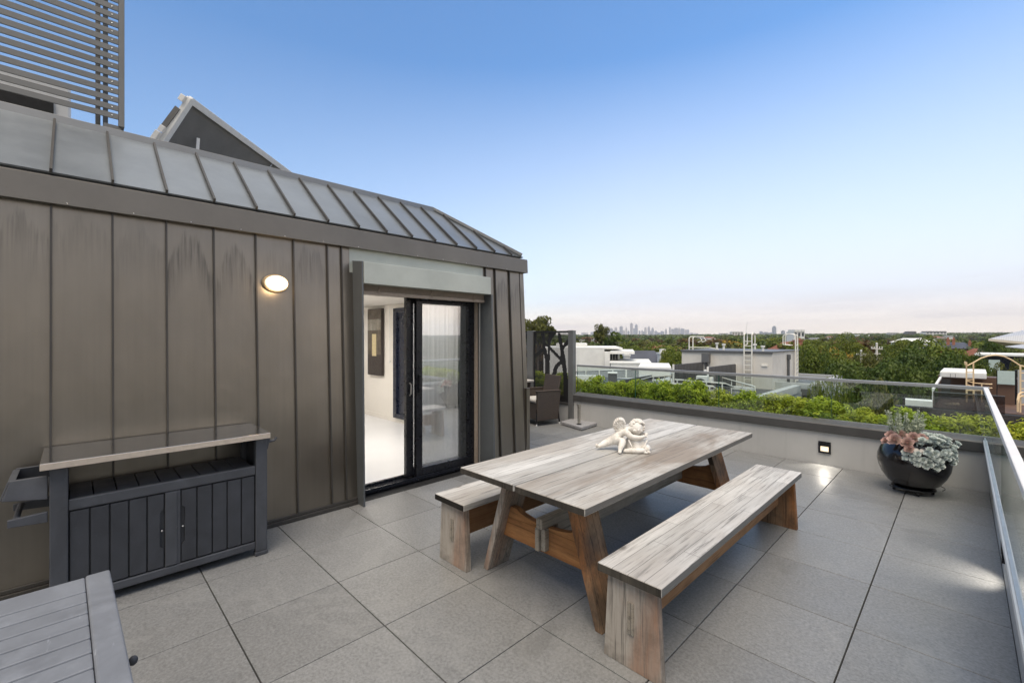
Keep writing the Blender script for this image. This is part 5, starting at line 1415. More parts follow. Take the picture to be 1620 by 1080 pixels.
A2 = W(1590, 549, 27); m = LB(A2, YC); m.add(m.pts([(0, 0, 0), (4.5, 0, -.6), (5.5, 3, -.4), (.9, 3.2, .1)]), [(0, 1, 2, 3)]); r2 = m.build('lower_roof', 'corrugated', cr); sd = r2.modifiers.new('thickness', 'SOLIDIFY'); sd.thickness = .05

# ---- brown terrace house with yellow caged ladders, right of the pot
D = 17.
th_ = thing('terrace_house', 'black brick house with brown roof terrace and white awning', 'building', W(1520, 640, D).to_tuple()[:2] + (-10,))
zt_ = W(1500, 646, D).z
m = LB((0, 0, 0), 0); facing(m, D + 2.2, 1484, 1700, 598, 690, 1.0); m.build('wall', 'town_brown', th_)
m = LB((0, 0, 0), 0); facing(m, D + 2.17, 1489, 1504, 599, 645, .02); m.build('doorway', 'dark_void', th_)
m = LB((0, 0, 0), 0); facing(m, D + 1.9, 1487, 1561, 590, 598, 1.6); aw = m.build('awning', 'town_white', th_, .03)
q_ = LB((0, 0, 0), 0); facing(q_, D + 1.9, 1487, 1561, 590, 598, 1.6); m = LB(q_.o, 0); m.ax, m.ay = q_.ax, q_.ay; hh = 8 * (D + 1.9) / FPX; wv = (q_.P(0, 0, 0) - Vector(q_.v[1])).length; m.hexa(m.pts([(0, 0, hh + .002), (wv, 0, hh + .002), (wv, 1.6, hh + .002), (.02, 1.6, hh + .002)]), m.pts([(.02, .05, hh + .05), (wv, .05, hh + .05), (wv, 1.5, hh + .12), (.1, 1.5, hh + .12)])); m.build('awning_top', 'town_white', aw)
m = LB((0, 0, 0), 0); facing(m, D + 1.88, 1503, 1503.8, 591, 597, .02); facing(m, D + 1.88, 1511, 1511.8, 591, 597, .02); m.build('awning_joint', 'town_rib', aw)
a, b = W(1476, 616, D), W(1488, 597, D + 2); m = MB(); m.bar(a, b, .07, .07); m.bar(W(1476, 617, D), W(1476, 660, D), .05, .05); m.build('side_rail', 'town_white', th_)
m = LB((0, 0, 0), 0); facing(m, D - 1.2, 1476, 1700, 652, 750, 5.0); m.build('terrace_floor', 'town_brown', th_)
pz = W(1476, 640, D - 1.4)
m = LB((0, 0, 0), 0); facing(m, D - 1.6, 1417, 1476, 643.5, 760, .35); facing(m, D - 1.9, 1470, 1700, 655, 760, .4); facing(m, D + .2, 1428, 1476, 631.0, 760, .3); m.build('brick_parapet', 'brick_black', th_)
m = LB((0, 0, 0), 0); facing(m, D - .9, 1432, 1475.5, 633.5, 643.4, .6); m.build('planter_trough', 'town_white', th_)
# terrace glass balustrade, dark tinted
t = thing('terrace_balustrade', 'dark tinted glass balustrade of the black brick terrace', 'balustrade', W(1520, 640, D - 1.4)); m = LB((0, 0, 0), 0); facing(m, D - 1.3, 1476, 1590, 623.5, 656, .02); m.build('glass_pane', 'dark_glass', t); m = LB((0, 0, 0), 0); facing(m, D - 1.3, 1476, 1590, 622.4, 623.4, .05); m.build('top_rail', 'town_rib', t)
t = thing('frosted_screen', 'pale green frosted glass privacy panel in a dark frame', 'glass screen', W(1590, 640, D + .6)); m = LB((0, 0, 0), 0); facing(m, D + .6, 1578, 1605.5, 586.5, 608, .03); m.build('glass_pane', 'frost', t); m = LB((0, 0, 0), 0); facing(m, D + .6, 1578, 1605.5, 608.6, 640, .03); m.build('glass_pane', 'town_brown', t); m = LB((0, 0, 0), 0); facing(m, D + .55, 1605.6, 1609, 585, 640, .1); facing(m, D + .55, 1576.5, 1578, 585, 640, .06); facing(m, D + .55, 1578, 1605.5, 608, 608.6, .06); m.build('screen_frame', 'black', t)
t = thing('grey_gate_wall', 'grey wall panel right of the frosted glass panel', 'wall', W(1615, 640, D + .5)); m = LB((0, 0, 0), 0); facing(m, D + .5, 1610, 1700, 587, 660, .2); m.build('wall_face', 'town_grey', t)
def cage(name, label, u, D, v_top, v_bot, w):
    t = thing(name, label, 'ladder', W(u, v_bot, D)); P = W(u, v_bot, D); top = W(u, v_top, D).z - P.z
    m = MB(); ladder(m, P, rt, w, 0, top, .022); m.build('ladder_frame', 'cream_paint', t)
    return t, P, top
l1, P1, t1 = cage('caged_ladder', 'cream yellow caged roof ladder in front of the white awning', 1534.5, D - .4, 573, 636, .26)
m = MB()
for dz in (.72, .58):
    pts = []
    for q in range(11):
        a = math.pi * q / 10; pts.append(P1 + Vector((0, 0, dz)) + rt * (.13 + .17 * (1 - math.cos(a))) * 1.0 - fw * (.45 * math.sin(a)))
    m.tube([P1 - rt * .13 + Vector((0, 0, dz + .08))] + pts[:8], .020, 6)
for x in (-.13, .13, .42): m.bar(P1 + rt * x - fw * .02, P1 + rt * x - fw * .02 + Vector((0, 0, .70 if x > .2 else .6)), .035, .035)
m.bar(P1 - rt * .13 + Vector((0, 0, .45)), P1 + rt * .42 + Vector((0, 0, .45)), .04, .04); m.build('ladder_hoop', 'cream_paint', l1)
l2, P2, t2 = cage('caged_ladder', 'cream caged roof ladder against the grey wall panel', 1621, D - 1.2, 577, 652, .30)
m = MB()
for dz in (.66, .54): m.tube([P2 + rt * .3 + Vector((0, 0, dz + .05)), P2 - rt * .1 + Vector((0, 0, dz + .05)), P2 - rt * .32 + Vector((0, 0, dz)) - fw * .1, P2 - rt * .42 + Vector((0, 0, dz - .2)) - fw * .15, P2 - rt * .42 + Vector((0, 0, dz - .5)) - fw * .15], .028, 6)
m.build('ladder_hoop', 'cream_paint', l2)
t = thing('arched_handrail', 'orange arched handrail bridging the two caged ladders', 'handrail', W(1570, 600, D - .5))
m = MB(); px = [(1527, 575), (1531, 578), (1540, 573.5), (1552, 566.5), (1563, 563), (1575, 561.5), (1588, 563.5), (1600, 569), (1613, 577.5), (1622, 580)]
m.tube([W(u, v, D - .45 - .7 * (u - 1527) / 95) for u, v in px], .024, 8); m.build('arched_tube', 'cream_paint', t)
m = MB(); m.bar(W(1528, 577, D - .45), W(1527, 572, D - .45), .06, .06); m.build('tube_end', 'cream_paint', t)
for k, u in enumerate((1496, 1502.5, 1509, 1515)):
    p = W(u, 641, D - .8); t = thing('terrace_lantern', 'small pale lantern in the row on the brown terrace', 'lantern', p, 'lanterns on the brown terrace')
    MB().lathe([(.05, 0), (.055, .05), (.03, .09), (.0, .10)], p, 10).build('lantern_body', 'soffit', t)

# ------------------------------------------------------------------ trees
def tree_proto(seed, H, Rc, per, nb_, ls, mat, flat=.8, base=.42, rmul=1.0):
    rng = np.random.default_rng(seed); blobs = []
    ch = H * (1 - base)
    while len(blobs) < nb_:
        d = rng.normal(0, 1, 3); d /= np.linalg.norm(d); q = rng.random() ** .45
        c_ = d * q * np.array([Rc * .78, Rc * .78, ch * .40]); c_[2] += H * base + ch * .5
        r = Rc * rng.uniform(.20, .34) * rmul
        if rng.random() < .1: continue
        blobs.append((c_, (r, r, r * flat)))
    C, N, T = blob_points(rng, blobs, per, .62)
    T = np.clip(T + np.repeat(rng.normal(0, .15, nb_), per), 0, 1)
    me = leaf_mesh('crown', C, N, rng.uniform(.7, 1.3, len(C)) * ls, rng.uniform(.4, .75, len(C)) * ls, T, mat, rng, .5)
    m = MB(); m.tube([(0, 0, -.5), (.05 * Rc, 0, H * base * .6), (0, .04 * Rc, H * base), (.03 * Rc, 0, H * .75)], [Rc * .075, Rc * .055, Rc * .045, Rc * .012], 7)
    for k in range(6):
        a = k * 1.05 + rng.random(); q = rng.uniform(.4, .65)
        m.tube([(0, 0, H * base * rng.uniform(.7, 1.0)), (math.cos(a) * Rc * q * .5, math.sin(a) * Rc * q * .5, H * (base + .12)), (math.cos(a) * Rc * q, math.sin(a) * Rc * q, H * (base + .3))], [Rc * .03, Rc * .02, Rc * .008], 5)
    o = m.build('trunk', 'bark'); tm = o.data; bpy.data.objects.remove(o)
    return me, tm, float(np.percentile(C[:, 2], 99.6)), float(np.percentile(np.abs(C[:, 0]), 99))
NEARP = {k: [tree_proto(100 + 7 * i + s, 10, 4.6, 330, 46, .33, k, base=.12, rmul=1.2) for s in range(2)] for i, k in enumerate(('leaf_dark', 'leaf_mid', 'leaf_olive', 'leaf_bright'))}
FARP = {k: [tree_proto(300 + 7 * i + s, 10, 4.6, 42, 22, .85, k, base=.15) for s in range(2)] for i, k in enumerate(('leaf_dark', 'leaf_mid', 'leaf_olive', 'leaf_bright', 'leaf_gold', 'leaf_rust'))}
PINE = tree_proto(401, 10, 4.6, 150, 26, .42, 'leaf_olive', flat=.5, base=.66)
rnd = random.Random(12)
def tree(u, vt, D, wpx, kind, label, proto=None, name='tree', group=None, zb=None, cat='tree'):
    p = W(u, vt, D); g = ground_z(p.x, p.y) if zb is None else zb
    pr_ = proto or rnd.choice((NEARP if D < 110 and kind in NEARP else FARP)[kind])
    me, tm, H, Rc = pr_
    t = thing(name, label, cat, (p.x, p.y, g), group, rnd.uniform(0, 6.28))
    sz = (p.z - g) / (H * .985); sx = 1.12 * wpx * D / FPX / (2 * Rc * .98); t.scale = (sx, sx, sz)
    mesh_obj('crown', me, t); mesh_obj('trunk', tm, t)
    return t
SPEC = [
 (852, 503, 90, 46, 'leaf_olive', 'umbrella shaped pine rising above the black tree screen', PINE),
 (962, 528, 120, 50, 'leaf_dark', 'dark round tree below the left end of the skyline', None),
 (951, 514.5, 122, 20, 'leaf_dark', 'dark spiky conifer poking above the dark round tree', PINE),
 (1075, 549, 78, 64, 'leaf_mid', 'broad green tree left of the beige plant room', None),
 (1042, 546, 85, 70, 'leaf_mid', 'green tree over the slate roofed house', None),
 (1055, 558, 58, 34, 'leaf_bright', 'small bright tree beside the white chimney', None),
 (1000, 546, 95, 50, 'leaf_mid', 'green tree behind the white house', None),
 (1333, 532, 88, 52, 'leaf_bright', 'tall bright yellow green tree right of the roof ladder', None),
 (1333, 553, 66, 34, 'leaf_gold', 'golden autumn tree in front of the tall bright tree', None),
 (1290, 552, 52, 62, 'leaf_mid', 'dark green broad tree beside the plant room corner', None),
 (1325, 557, 48, 76, 'leaf_mid', 'wide green tree below the golden tree', None),
 (1362, 562, 55, 50, 'leaf_olive', 'olive tree left of the power poles', None),
 (1385, 566, 60, 44, 'leaf_olive', 'brownish olive tree under the power poles', None),
 (1420, 540, 96, 44, 'leaf_bright', 'light green tree in front of the white villa', None),
 (1412, 552, 70, 60, 'leaf_mid', 'mid green tree below the light green tree', None),
 (1470, 546, 46, 96, 'leaf_mid', 'largest domed green tree in the right hand canopy', None),
 (1432, 556, 42, 84, 'leaf_dark', 'dark green dome left of the largest canopy tree', None),
 (1512, 552, 48, 80, 'leaf_mid', 'green canopy tree in front of the brick mansion', None),
 (1490, 566, 37, 80, 'leaf_dark', 'dark lower tree left of the white awning', None),
 (1400, 578, 34, 96, 'leaf_dark', 'dark shaded tree beneath the glass rail', None),
 (1340, 580, 36, 92, 'leaf_dark', 'dark tree right of the low grey block', None),
 (1447, 584, 31, 92, 'leaf_dark', 'darkest tree behind the glass left of the terrace', None),
 (1322, 606, 24, 52, 'leaf_mid', 'green bush beside the low grey block', None),
 (1290, 613, 21, 34, 'leaf_bright', 'low bright bush in front of the low grey block', None),
 (1352, 616, 22, 62, 'leaf_mid', 'green bush just above the hedge centre right', None),
 (1395, 618, 20, 60, 'leaf_olive', 'olive bush just above the hedge behind the pot', None),
 (1585, 582, 40, 40, 'leaf_olive', 'small autumn tinged tree behind the frosted panel', None),
 (1612, 574, 44, 44, 'leaf_olive', 'olive tree below the corrugated roof', None),
 (1545, 566, 44, 40, 'leaf_dark', 'dark tree left of the dark blue house', None),
 (1577, 540, 58, 44, 'leaf_dark', 'dark hedge like tree under the corrugated eaves', None),
 (1140, 537, 190, 50, 'leaf_rust', 'bronze tree above the beige plant room roof', None),
 (1165, 540, 150, 40, 'leaf_gold', 'yellowing tree behind the plant room guard rail', None),
 (1110, 538, 180, 40, 'leaf_olive', 'olive tree behind the white guard rail', None),
 (1195, 541, 150, 44, 'leaf_olive', 'dull olive tree right of the wall ladder', None),
 (1300, 541, 130, 34, 'leaf_dark', 'dark tree between the red roof and the bright tree', None),
 (1395, 545, 140, 40, 'leaf_olive', 'olive tree behind the taller power pole', None),
 (1555, 545, 120, 36, 'leaf_mid', 'green tree right of the brick mansion', None),
 (985, 541, 160, 40, 'leaf_mid', 'green tree behind the spiky conifer', None),
]
for s in SPEC: tree(*s[:6], s[6])
for u, vt, D, w, kind in ((700, 560, 60, 90, 'leaf_mid'), (780, 545, 100, 70, 'leaf_dark'), (815, 535, 140, 60, 'leaf_mid'), (1680, 560, 60, 90, 'leaf_mid'), (1720, 545, 100, 90, 'leaf_dark')): pass
# tree belts further out
greens = ['leaf_dark', 'leaf_dark', 'leaf_mid', 'leaf_mid', 'leaf_olive', 'leaf_olive', 'leaf_bright', 'leaf_rust']
labs = {'leaf_dark': 'dark green tree in the suburb canopy', 'leaf_mid': 'mid green tree in the suburb canopy', 'leaf_olive': 'olive tree in the suburb canopy', 'leaf_bright': 'light green tree in the suburb canopy', 'leaf_rust': 'bronze autumn tree in the suburb canopy'}
n = 0
for i in range(210):
    D = 100 * (9.0 ** (i / 210.)); u = 850 + 800 * ((i * .618034) % 1.0) + rnd.uniform(-20, 20)
    p = W(u, 540, D); g = ground_z(p.x, p.y); h = rnd.uniform(7.0, 11.5); ztop = g + h
    vt = CY + (EYE - ztop) * FPX / D
    kd = rnd.choice(greens); wpx = rnd.uniform(8, 15) * FPX / D
    tree(u, vt, D, wpx, kd, labs[kd] + (' nearest the white and beige roofs' if D < 190 else ' well short of the skyline' if D < 420 else ' fading into haze'), name='canopy_tree', group='trees of the suburb canopy')
# everything beyond: woods that read as one mass
rng = np.random.default_rng(77); C = []; N = []; T = []; Ls = []
for i in range(5200):
    D = 700 * (9.5 ** rng.random()); u = rng.uniform(560, 2050)
    p = W(u, 540, D); g = ground_z(p.x, p.y); r = rng.uniform(4, 8.5); tn = rng.random()
    nn_ = 16
    d = rng.normal(0, 1, (nn_, 3)); d[:, 2] = np.abs(d[:, 2]); d /= np.linalg.norm(d, axis=1, keepdims=True)
    C.append(np.array([p.x, p.y, g + r * .25]) + d * np.array([r, r, r * .95])); N.append(d); T.append(np.clip(.1 + .5 * tn + rng.normal(0, .12, nn_), 0, 1)); Ls.append(np.full(nn_, r * 1.15))
C = np.concatenate(C); N = np.concatenate(N); T = np.concatenate(T); Ls = np.concatenate(Ls)
wm = leaf_mesh('distant_woods', C, N, Ls, Ls * .8, T, 'leaf_mid', rng, .3)
tag(mesh_obj('distant_woods', wm), 'hazy tree covered suburbs reaching the horizon', 'woods', kind='stuff')
# scattered houses
rnd = random.Random(31)
for i in range(56):
    D = 330 * (8.0 ** (i / 56.)); u = 870 + 740 * ((i * .754878) % 1.0)
    p = W(u, 540, D); z = ground_z(p.x, p.y); big = D > 500
    kd = rnd.choice((('town_white', 'tile_red', 'red roofed house half hidden in the far suburb trees'), ('town_white', 'tile_grey', 'grey roofed house half hidden in the far suburb trees'), ('town_white', 'town_white', 'white flat house half hidden in the far suburb trees')))
    w = rnd.uniform(8, 12) * (1.5 if big else 1); d = rnd.uniform(8, 12)
    hip_house('suburb_house', kd[2], Vector((p.x, p.y, z)), w, d, rnd.uniform(4.5, 6.0) * (1.25 if big else 1), 2.0 if kd[1] != 'town_white' else .5, kd[0], kd[1], YAW + rnd.uniform(-.6, .6), group='houses of the far suburbs', detail=False)
# power poles
for u, v0, v1, D, lab in ((1387, 544, 576, 62, 'taller timber power pole with crossarm above the trees'), (1362.5, 555, 574, 70, 'shorter timber power pole with crossarm above the trees')):
    p = W(u, v0, D); t = thing('power_pole', lab, 'power pole', (p.x, p.y, -10.5))
    m = MB(); m.tube([(p.x, p.y, -10.5), (p.x, p.y, p.z)], [.17, .12], 8); m.build('pole_shaft', 'town_beige', t)
    m = MB(); m.bar(p - rt * .75 + Vector((0, 0, -.62)), p + rt * .8 + Vector((0, 0, -.72)), .12, .12); m.bar(p - rt * .5 + Vector((0, 0, -1.35)), p + rt * .5 + Vector((0, 0, -1.35)), .1, .1); m.build('crossarm', 'town_beige', t)
    m = MB()
    for x in (-.7, -.35, .4, .75): m.ell(p + rt * x + Vector((0, 0, -.50)), .07, .07, .12, 8, 6)
    m.ell(p + Vector((0, 0, .05)), .14, .14, .14, 8, 6); m.build('insulator', 'town_white', t)

# ------------------------------------------------------------------ apartment slabs and skyline
def slab(name, label, u0, u1, vt, D, floors, mat, frame, depth=14):
    p = W(u0, vt, D); w = (u1 - u0) * D / FPX; z0 = ground_z(p.x, p.y); h = p.z - z0
    o = Vector((p.x, p.y, z0)); t = thing(name, label, 'apartment block', o)
    m = LB(o, YAW); m.b(0, w, 0, depth, 0, h); m.build('wall', mat, t)
    m = LB(o, YAW)
    for k in range(floors):
        z = h * (k + .35) / floors
        nbay = max(3, int(w / 7))
        for b_ in range(nbay): m.b(w * (b_ + .2) / nbay, w * (b_ + .75) / nbay, -.3, -.01, z, z + h / floors * .5)
    m.build('window', 'town_glass', t)
    m = LB(o, YAW)
    for b_ in range(3): m.b(w * (b_ / 3 + .02), w * (b_ / 3 + .30), -.8, depth * .8, h + .01, h + 2.2)
    m.build('roof', frame, t)
slab('apartment_slab', 'white framed apartment block on the horizon above the brick mansion', 1465, 1498, 525.5, 900, 4, 'town_white', 'town_rib')
slab('apartment_slab', 'dark squat apartment block left of the white framed one', 1437.5, 1449.5, 525.5, 1000, 3, 'town_rib', 'town_rib')
slab('apartment_slab', 'hazy pale block at the left of the dark squat block', 1408, 1421, 527, 1300, 3, 'town_grey', 'town_grey')
slab('apartment_slab', 'taller pale rounded apartment block left of the crane', 1158, 1176, 525.5, 1300, 6, 'town_beige', 'town_white')
slab('apartment_slab', 'smaller pale apartment block right of the skyline', 1140, 1152, 528, 1400, 5, 'town_beige', 'town_grey')
slab('apartment_slab', 'white glazed hall roof on the horizon above the red house', 1256, 1273, 524.5, 500, 2, 'town_white', 'town_white')
slab('apartment_slab', 'long low white block on the middle horizon', 1356, 1376, 531, 900, 2, 'town_white', 'town_white')
D = 2300; p = W(1180, 531, D); z0 = ground_z(p.x, p.y); cr_ = thing('tower_crane', 'thin luffing tower crane on the skyline', 'crane', (p.x, p.y, z0))
m = MB(); m.bar((p.x, p.y, z0), (p.x, p.y, W(1180, 526, D).z), 3, 3); m.build('crane_mast', 'town_white', cr_)
m = MB(); m.bar(W(1179.6, 527, D), W(1182.6, 509.5, D), 1.6, 1.6); m.bar(W(1179.6, 527, D), W(1177.5, 526, D), 3, 3); m.build('crane_jib', 'town_white', cr_)
Z = [(537, 140, 15), (569, 150, 18), (597, 142, 14), (629, 138, 17), (659, 143, 9), (673, 165, 11), (692, 118, 14), (722, 125, 14), (740, 165, 11), (756, 160, 9), (778, 145, 12), (798, 137, 12), (821, 147, 12), (842, 165, 15), (880, 168, 20), (903, 155, 9), (927, 143, 10), (944, 155, 18), (966, 148, 17), (984, 147, 12), (1004, 152, 20), (1025, 158, 10), (1037, 158, 10), (455, 172, 26), (408, 176, 36), (510, 166, 18), (550, 160, 12), (583, 162, 12), (612, 166, 14), (645, 162, 14), (706, 150, 10), (768, 168, 12), (810, 166, 10), (860, 176, 20), (952, 165, 24), (992, 162, 26), (1060, 178, 22), (480, 176, 18), (1085, 180, 30)]
rnd = random.Random(8)
def tower(u, vt, wpx, D, label, mat, group, crown=0):
    p = W(u, vt, D); z0 = 10.; w = wpx * D / FPX; t = thing('skyline_tower', label, 'tower', (p.x, p.y, z0), group)
    d = w * rnd.uniform(.7, 1.0); h = p.z - z0
    m = LB((p.x, p.y, z0), YAW + rnd.uniform(-.25, .25))
    hb = h * (.88 if crown else .96)
    m.b(-w / 2, w / 2, 0, d, 0, hb); m.build('tower_shaft', mat, t)
    m = LB((p.x, p.y, z0), YAW)
    if crown == 1: m.b(-w * .32, w * .32, d * .2, d * .8, hb + .01, h)
    elif crown == 2: m.hexa(m.pts([(-w / 2, 0, hb), (w / 2, 0, hb), (w / 2, d, hb), (-w / 2, d, hb)]), m.pts([(-w * .1, d * .4, h), (w * .1, d * .4, h), (w * .1, d * .6, h), (-w * .1, d * .6, h)]))
    else: m.b(-w * .35, w * .2, d * .2, d * .8, hb + .01, h)
    m.build('tower_crown', mat, t)
for i, (x, y, wz) in enumerate(Z):
    lab = 'tallest slim tower in the middle of the distant skyline' if i == 6 else 'second tallest slim tower of the distant skyline' if i == 7 else ('hazy high tower of the distant city skyline' if y < 156 else 'low hazy building of the distant city skyline')
    tower(820 + x / 3.857, 480 + y / 3.857, wz / 3.857, 8200 + 500 * rnd.random(), lab, rnd.choice(('tower_blue', 'tower_blue', 'tower_grey', 'tower_pale')), 'city skyline towers' if i not in (6, 7) else None, rnd.choice((0, 1, 2)))
for u, vt, w, lab in ((1226, 515.5, 4.6, 'lone blue grey tower right of the main skyline'), (1240, 522.5, 4.2, 'shorter tower right of the lone blue grey tower'), (1213, 525, 6, 'low blue building left of the lone tower'), (1205, 524, 4.5, 'pale low tower well left of the lone tower'), (1220, 525.5, 5, 'low block touching the lone tower')):
    tower(u, vt, w, 4600, lab, 'tower_blue', None, 1)
# ------------------------------------------------------------------ air, sky, sun, camera
hz = MB().box(-11200, 11200, -11200, 11200, -16, 330)
k = NT('haze_air'); k.n.remove(k.b)
pv = k.n.new('ShaderNodeVolumePrincipled'); pv.inputs['Color'].default_value = (.95, .95, 1.0, 1); pv.inputs['Density'].default_value = HAZE; pv.inputs['Anisotropy'].default_value = .0
k.t.links.new(pv.outputs[0], k.out.inputs['Volume'])
if HAZE > 0: tag(hz.build('haze', k.m), kind='stuff')
w = bpy.data.worlds.new('World'); SC.world = w; w.use_nodes = True
nt = w.node_tree; bg = nt.nodes['Background']
sk = nt.nodes.new('ShaderNodeTexSky'); sk.sky_type = 'NISHITA'; sk.sun_disc = False
sk.sun_elevation = R(SUN_EL); sk.sun_rotation = R(SUN_ROT); sk.altitude = 20; sk.air_density = AIR; sk.dust_density = DUST; sk.ozone_density = OZONE
# thin cloud streaks low in the sky
tc = nt.nodes.new('ShaderNodeTexCoord'); mp = nt.nodes.new('ShaderNodeMapping'); mp.inputs['Scale'].default_value = (2.2, 2.2, 26)
nt.links.new(tc.outputs['Generated'], mp.inputs[0])
nz = nt.nodes.new('ShaderNodeTexNoise'); nz.inputs['Scale'].default_value = 1.5; nz.inputs['Detail'].default_value = 6; nz.inputs['Roughness'].default_value = .6; nt.links.new(mp.outputs[0], nz.inputs['Vector'])
cr = nt.nodes.new('ShaderNodeMapRange'); cr.interpolation_type = 'SMOOTHSTEP'; nt.links.new(nz.outputs[0], cr.inputs[0]); cr.inputs[1].default_value = .50; cr.inputs[2].default_value = .70
sp_ = nt.nodes.new('ShaderNodeSeparateXYZ'); nt.links.new(tc.outputs['Generated'], sp_.inputs[0])
lo = nt.nodes.new('ShaderNodeMapRange'); lo.interpolation_type = 'SMOOTHSTEP'; nt.links.new(sp_.outputs[2], lo.inputs[0]); lo.inputs[1].default_value = .16; lo.inputs[2].default_value = .03
mm = nt.nodes.new('ShaderNodeMath'); mm.operation = 'MULTIPLY'; nt.links.new(cr.outputs[0], mm.inputs[0]); nt.links.new(lo.outputs[0], mm.inputs[1])
m2 = nt.nodes.new('ShaderNodeMath'); m2.operation = 'MULTIPLY'; nt.links.new(mm.outputs[0], m2.inputs[0]); m2.inputs[1].default_value = .38
mx = nt.nodes.new('ShaderNodeMix'); mx.data_type = 'RGBA'; nt.links.new(m2.outputs[0], mx.inputs[0]); nt.links.new(sk.outputs[0], mx.inputs[6]); mx.inputs[7].default_value = CLOUD
hs = nt.nodes.new('ShaderNodeHueSaturation'); hs.inputs['Saturation'].default_value = SAT; nt.links.new(sk.outputs[0], hs.inputs['Color'])
dt_ = nt.nodes.new('ShaderNodeVectorMath'); dt_.operation = 'DOT_PRODUCT'; nt.links.new(tc.outputs['Generated'], dt_.inputs[0]); dt_.inputs[1].default_value = (cs, sn, 0)
dr = nt.nodes.new('ShaderNodeMapRange'); nt.links.new(dt_.outputs['Value'], dr.inputs[0]); dr.inputs[1].default_value = -.75; dr.inputs[2].default_value = .6; dr.inputs[3].default_value = LEFT; dr.inputs[4].default_value = RIGHT
ml = nt.nodes.new('ShaderNodeVectorMath'); ml.operation = 'SCALE'; nt.links.new(hs.outputs[0], ml.inputs[0]); nt.links.new(dr.outputs[0], ml.inputs['Scale'])
hw = nt.nodes.new('ShaderNodeMapRange'); nt.links.new(sp_.outputs[2], hw.inputs[0]); hw.inputs[1].default_value = .52; hw.inputs[2].default_value = .06; hw.inputs[4].default_value = HORW
hm = nt.nodes.new('ShaderNodeMix'); hm.data_type = 'RGBA'; ha = nt.nodes.new('ShaderNodeMapRange'); nt.links.new(dt_.outputs['Value'], ha.inputs[0]); ha.inputs[1].default_value = -.62; ha.inputs[2].default_value = .25; ha.inputs[3].default_value = .25; ha.inputs[4].default_value = 1.0
hq = nt.nodes.new('ShaderNodeMath'); hq.operation = 'MULTIPLY'; nt.links.new(hw.outputs[0], hq.inputs[0]); nt.links.new(ha.outputs[0], hq.inputs[1]); nt.links.new(hq.outputs[0], hm.inputs[0]); nt.links.new(ml.outputs[0], hm.inputs[6]); 
wd_ = nt.nodes.new('ShaderNodeVectorMath'); wd_.operation = 'DOT_PRODUCT'; nt.links.new(tc.outputs['Generated'], wd_.inputs[0]); wd_.inputs[1].default_value = (.95, -.30, 0)
wr = nt.nodes.new('ShaderNodeMapRange'); wr.interpolation_type = 'SMOOTHSTEP'; nt.links.new(wd_.outputs['Value'], wr.inputs[0]); wr.inputs[1].default_value = .05; wr.inputs[2].default_value = .8
wm_ = nt.nodes.new('ShaderNodeMix'); wm_.data_type = 'RGBA'; nt.links.new(wr.outputs[0], wm_.inputs[0]); wm_.inputs[6].default_value = HORC; wm_.inputs[7].default_value = GLOW
nt.links.new(wm_.outputs[2], hm.inputs[7])
bk = nt.nodes.new('ShaderNodeVectorMath'); bk.operation = 'DOT_PRODUCT'; nt.links.new(tc.outputs['Generated'], bk.inputs[0]); bk.inputs[1].default_value = (.62, -.75, .2)
br_ = nt.nodes.new('ShaderNodeMapRange'); br_.interpolation_type = 'SMOOTHSTEP'; nt.links.new(bk.outputs['Value'], br_.inputs[0]); br_.inputs[1].default_value = .1; br_.inputs[2].default_value = .65; br_.inputs[4].default_value = BACKW
bm2 = nt.nodes.new('ShaderNodeMix'); bm2.data_type = 'RGBA'; nt.links.new(br_.outputs[0], bm2.inputs[0]); nt.links.new(hm.outputs[2], bm2.inputs[6]); bm2.inputs[7].default_value = BACKC
zr_ = nt.nodes.new('ShaderNodeMapRange'); zr_.interpolation_type = 'SMOOTHSTEP'; nt.links.new(sp_.outputs[2], zr_.inputs[0]); zr_.inputs[1].default_value = .64; zr_.inputs[2].default_value = .86; zr_.inputs[4].default_value = ZENW
zm_ = nt.nodes.new('ShaderNodeMix'); zm_.data_type = 'RGBA'; nt.links.new(zr_.outputs[0], zm_.inputs[0]); nt.links.new(bm2.outputs[2], zm_.inputs[6]); zm_.inputs[7].default_value = ZENC
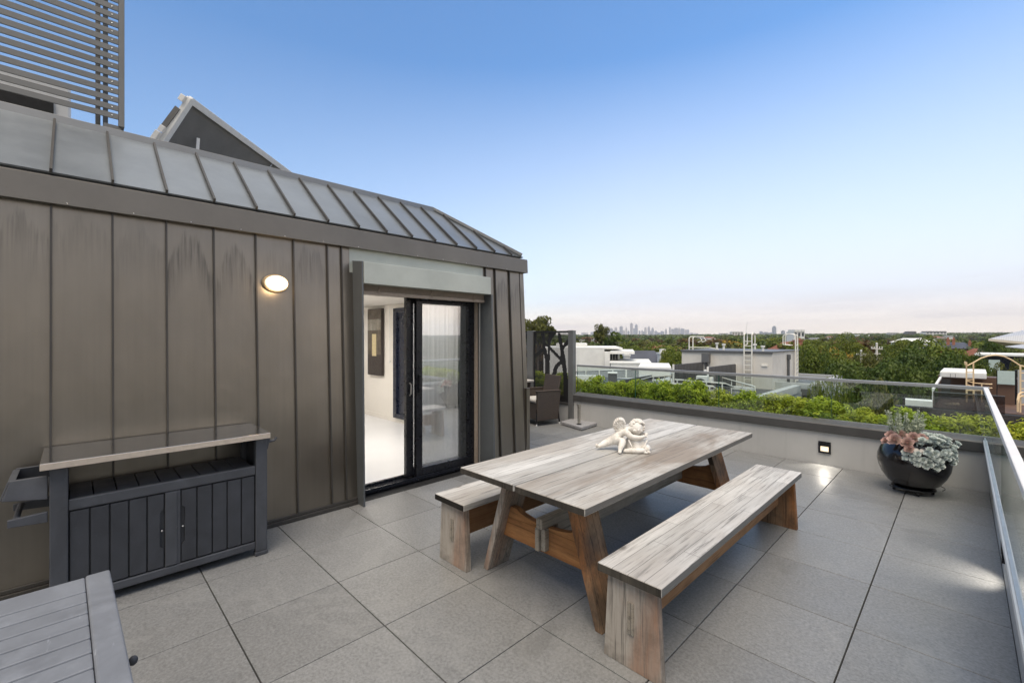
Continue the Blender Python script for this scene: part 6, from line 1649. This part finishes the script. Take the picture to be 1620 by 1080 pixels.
hb = nt.nodes.new('ShaderNodeMapRange'); hb.interpolation_type = 'SMOOTHSTEP'; nt.links.new(sp_.outputs[2], hb.inputs[0]); hb.inputs[1].default_value = .085; hb.inputs[2].default_value = .0; hb.inputs[4].default_value = .8
hx = nt.nodes.new('ShaderNodeMix'); hx.data_type = 'RGBA'; nt.links.new(hb.outputs[0], hx.inputs[0]); nt.links.new(zm_.outputs[2], hx.inputs[6]); hx.inputs[7].default_value = HORB
nt.links.new(hx.outputs[2], mx.inputs[6])
tn = nt.nodes.new('ShaderNodeMix'); tn.data_type = 'RGBA'; tn.blend_type = 'MULTIPLY'; tn.inputs[0].default_value = 1; tn.inputs[7].default_value = TINT; nt.links.new(hs.outputs[0], tn.inputs[6]); nt.links.new(tn.outputs[2], ml.inputs[0])
nt.links.new(mx.outputs[2], bg.inputs[0]); bg.inputs[1].default_value = SKY
sl = bpy.data.lights.new('sun', 'SUN'); sl.energy = SUN_E; sl.angle = R(SUN_ANG); sl.color = SUN_C
so_ = bpy.data.objects.new('sun', sl); COL.objects.link(so_)
az = R(SUN_ROT); el = R(SUN_EL)
sd_ = Vector((math.sin(az) * math.cos(el), math.cos(az) * math.cos(el), math.sin(el)))
so_.rotation_euler = (-sd_).to_track_quat('-Z', 'Y').to_euler(); so_.location = (8, -8, 12)
cam = bpy.data.cameras.new('camera'); co_ = bpy.data.objects.new('camera', cam); COL.objects.link(co_)
co_.location = (TX, TY, EYE); co_.rotation_euler = (R(90), 0, YAW)
cam.sensor_width = 36; cam.lens = FPX / 1620 * 36; cam.shift_y = -(540 - CY) / 1620; cam.clip_start = .05; cam.clip_end = 40000
SC.camera = co_
SC.render.engine = 'CYCLES'
SC.view_settings.view_transform = 'Standard'; SC.view_settings.look = 'None'; SC.view_settings.gamma = 1; SC.view_settings.exposure = EXPO
SC.cycles.use_denoising = True
SC.cycles.max_bounces = 8; SC.cycles.diffuse_bounces = 3; SC.cycles.glossy_bounces = 3; SC.cycles.transmission_bounces = 6; SC.cycles.transparent_max_bounces = 12; SC.cycles.volume_bounces = 0
SC.cycles.sample_clamp_indirect = 8
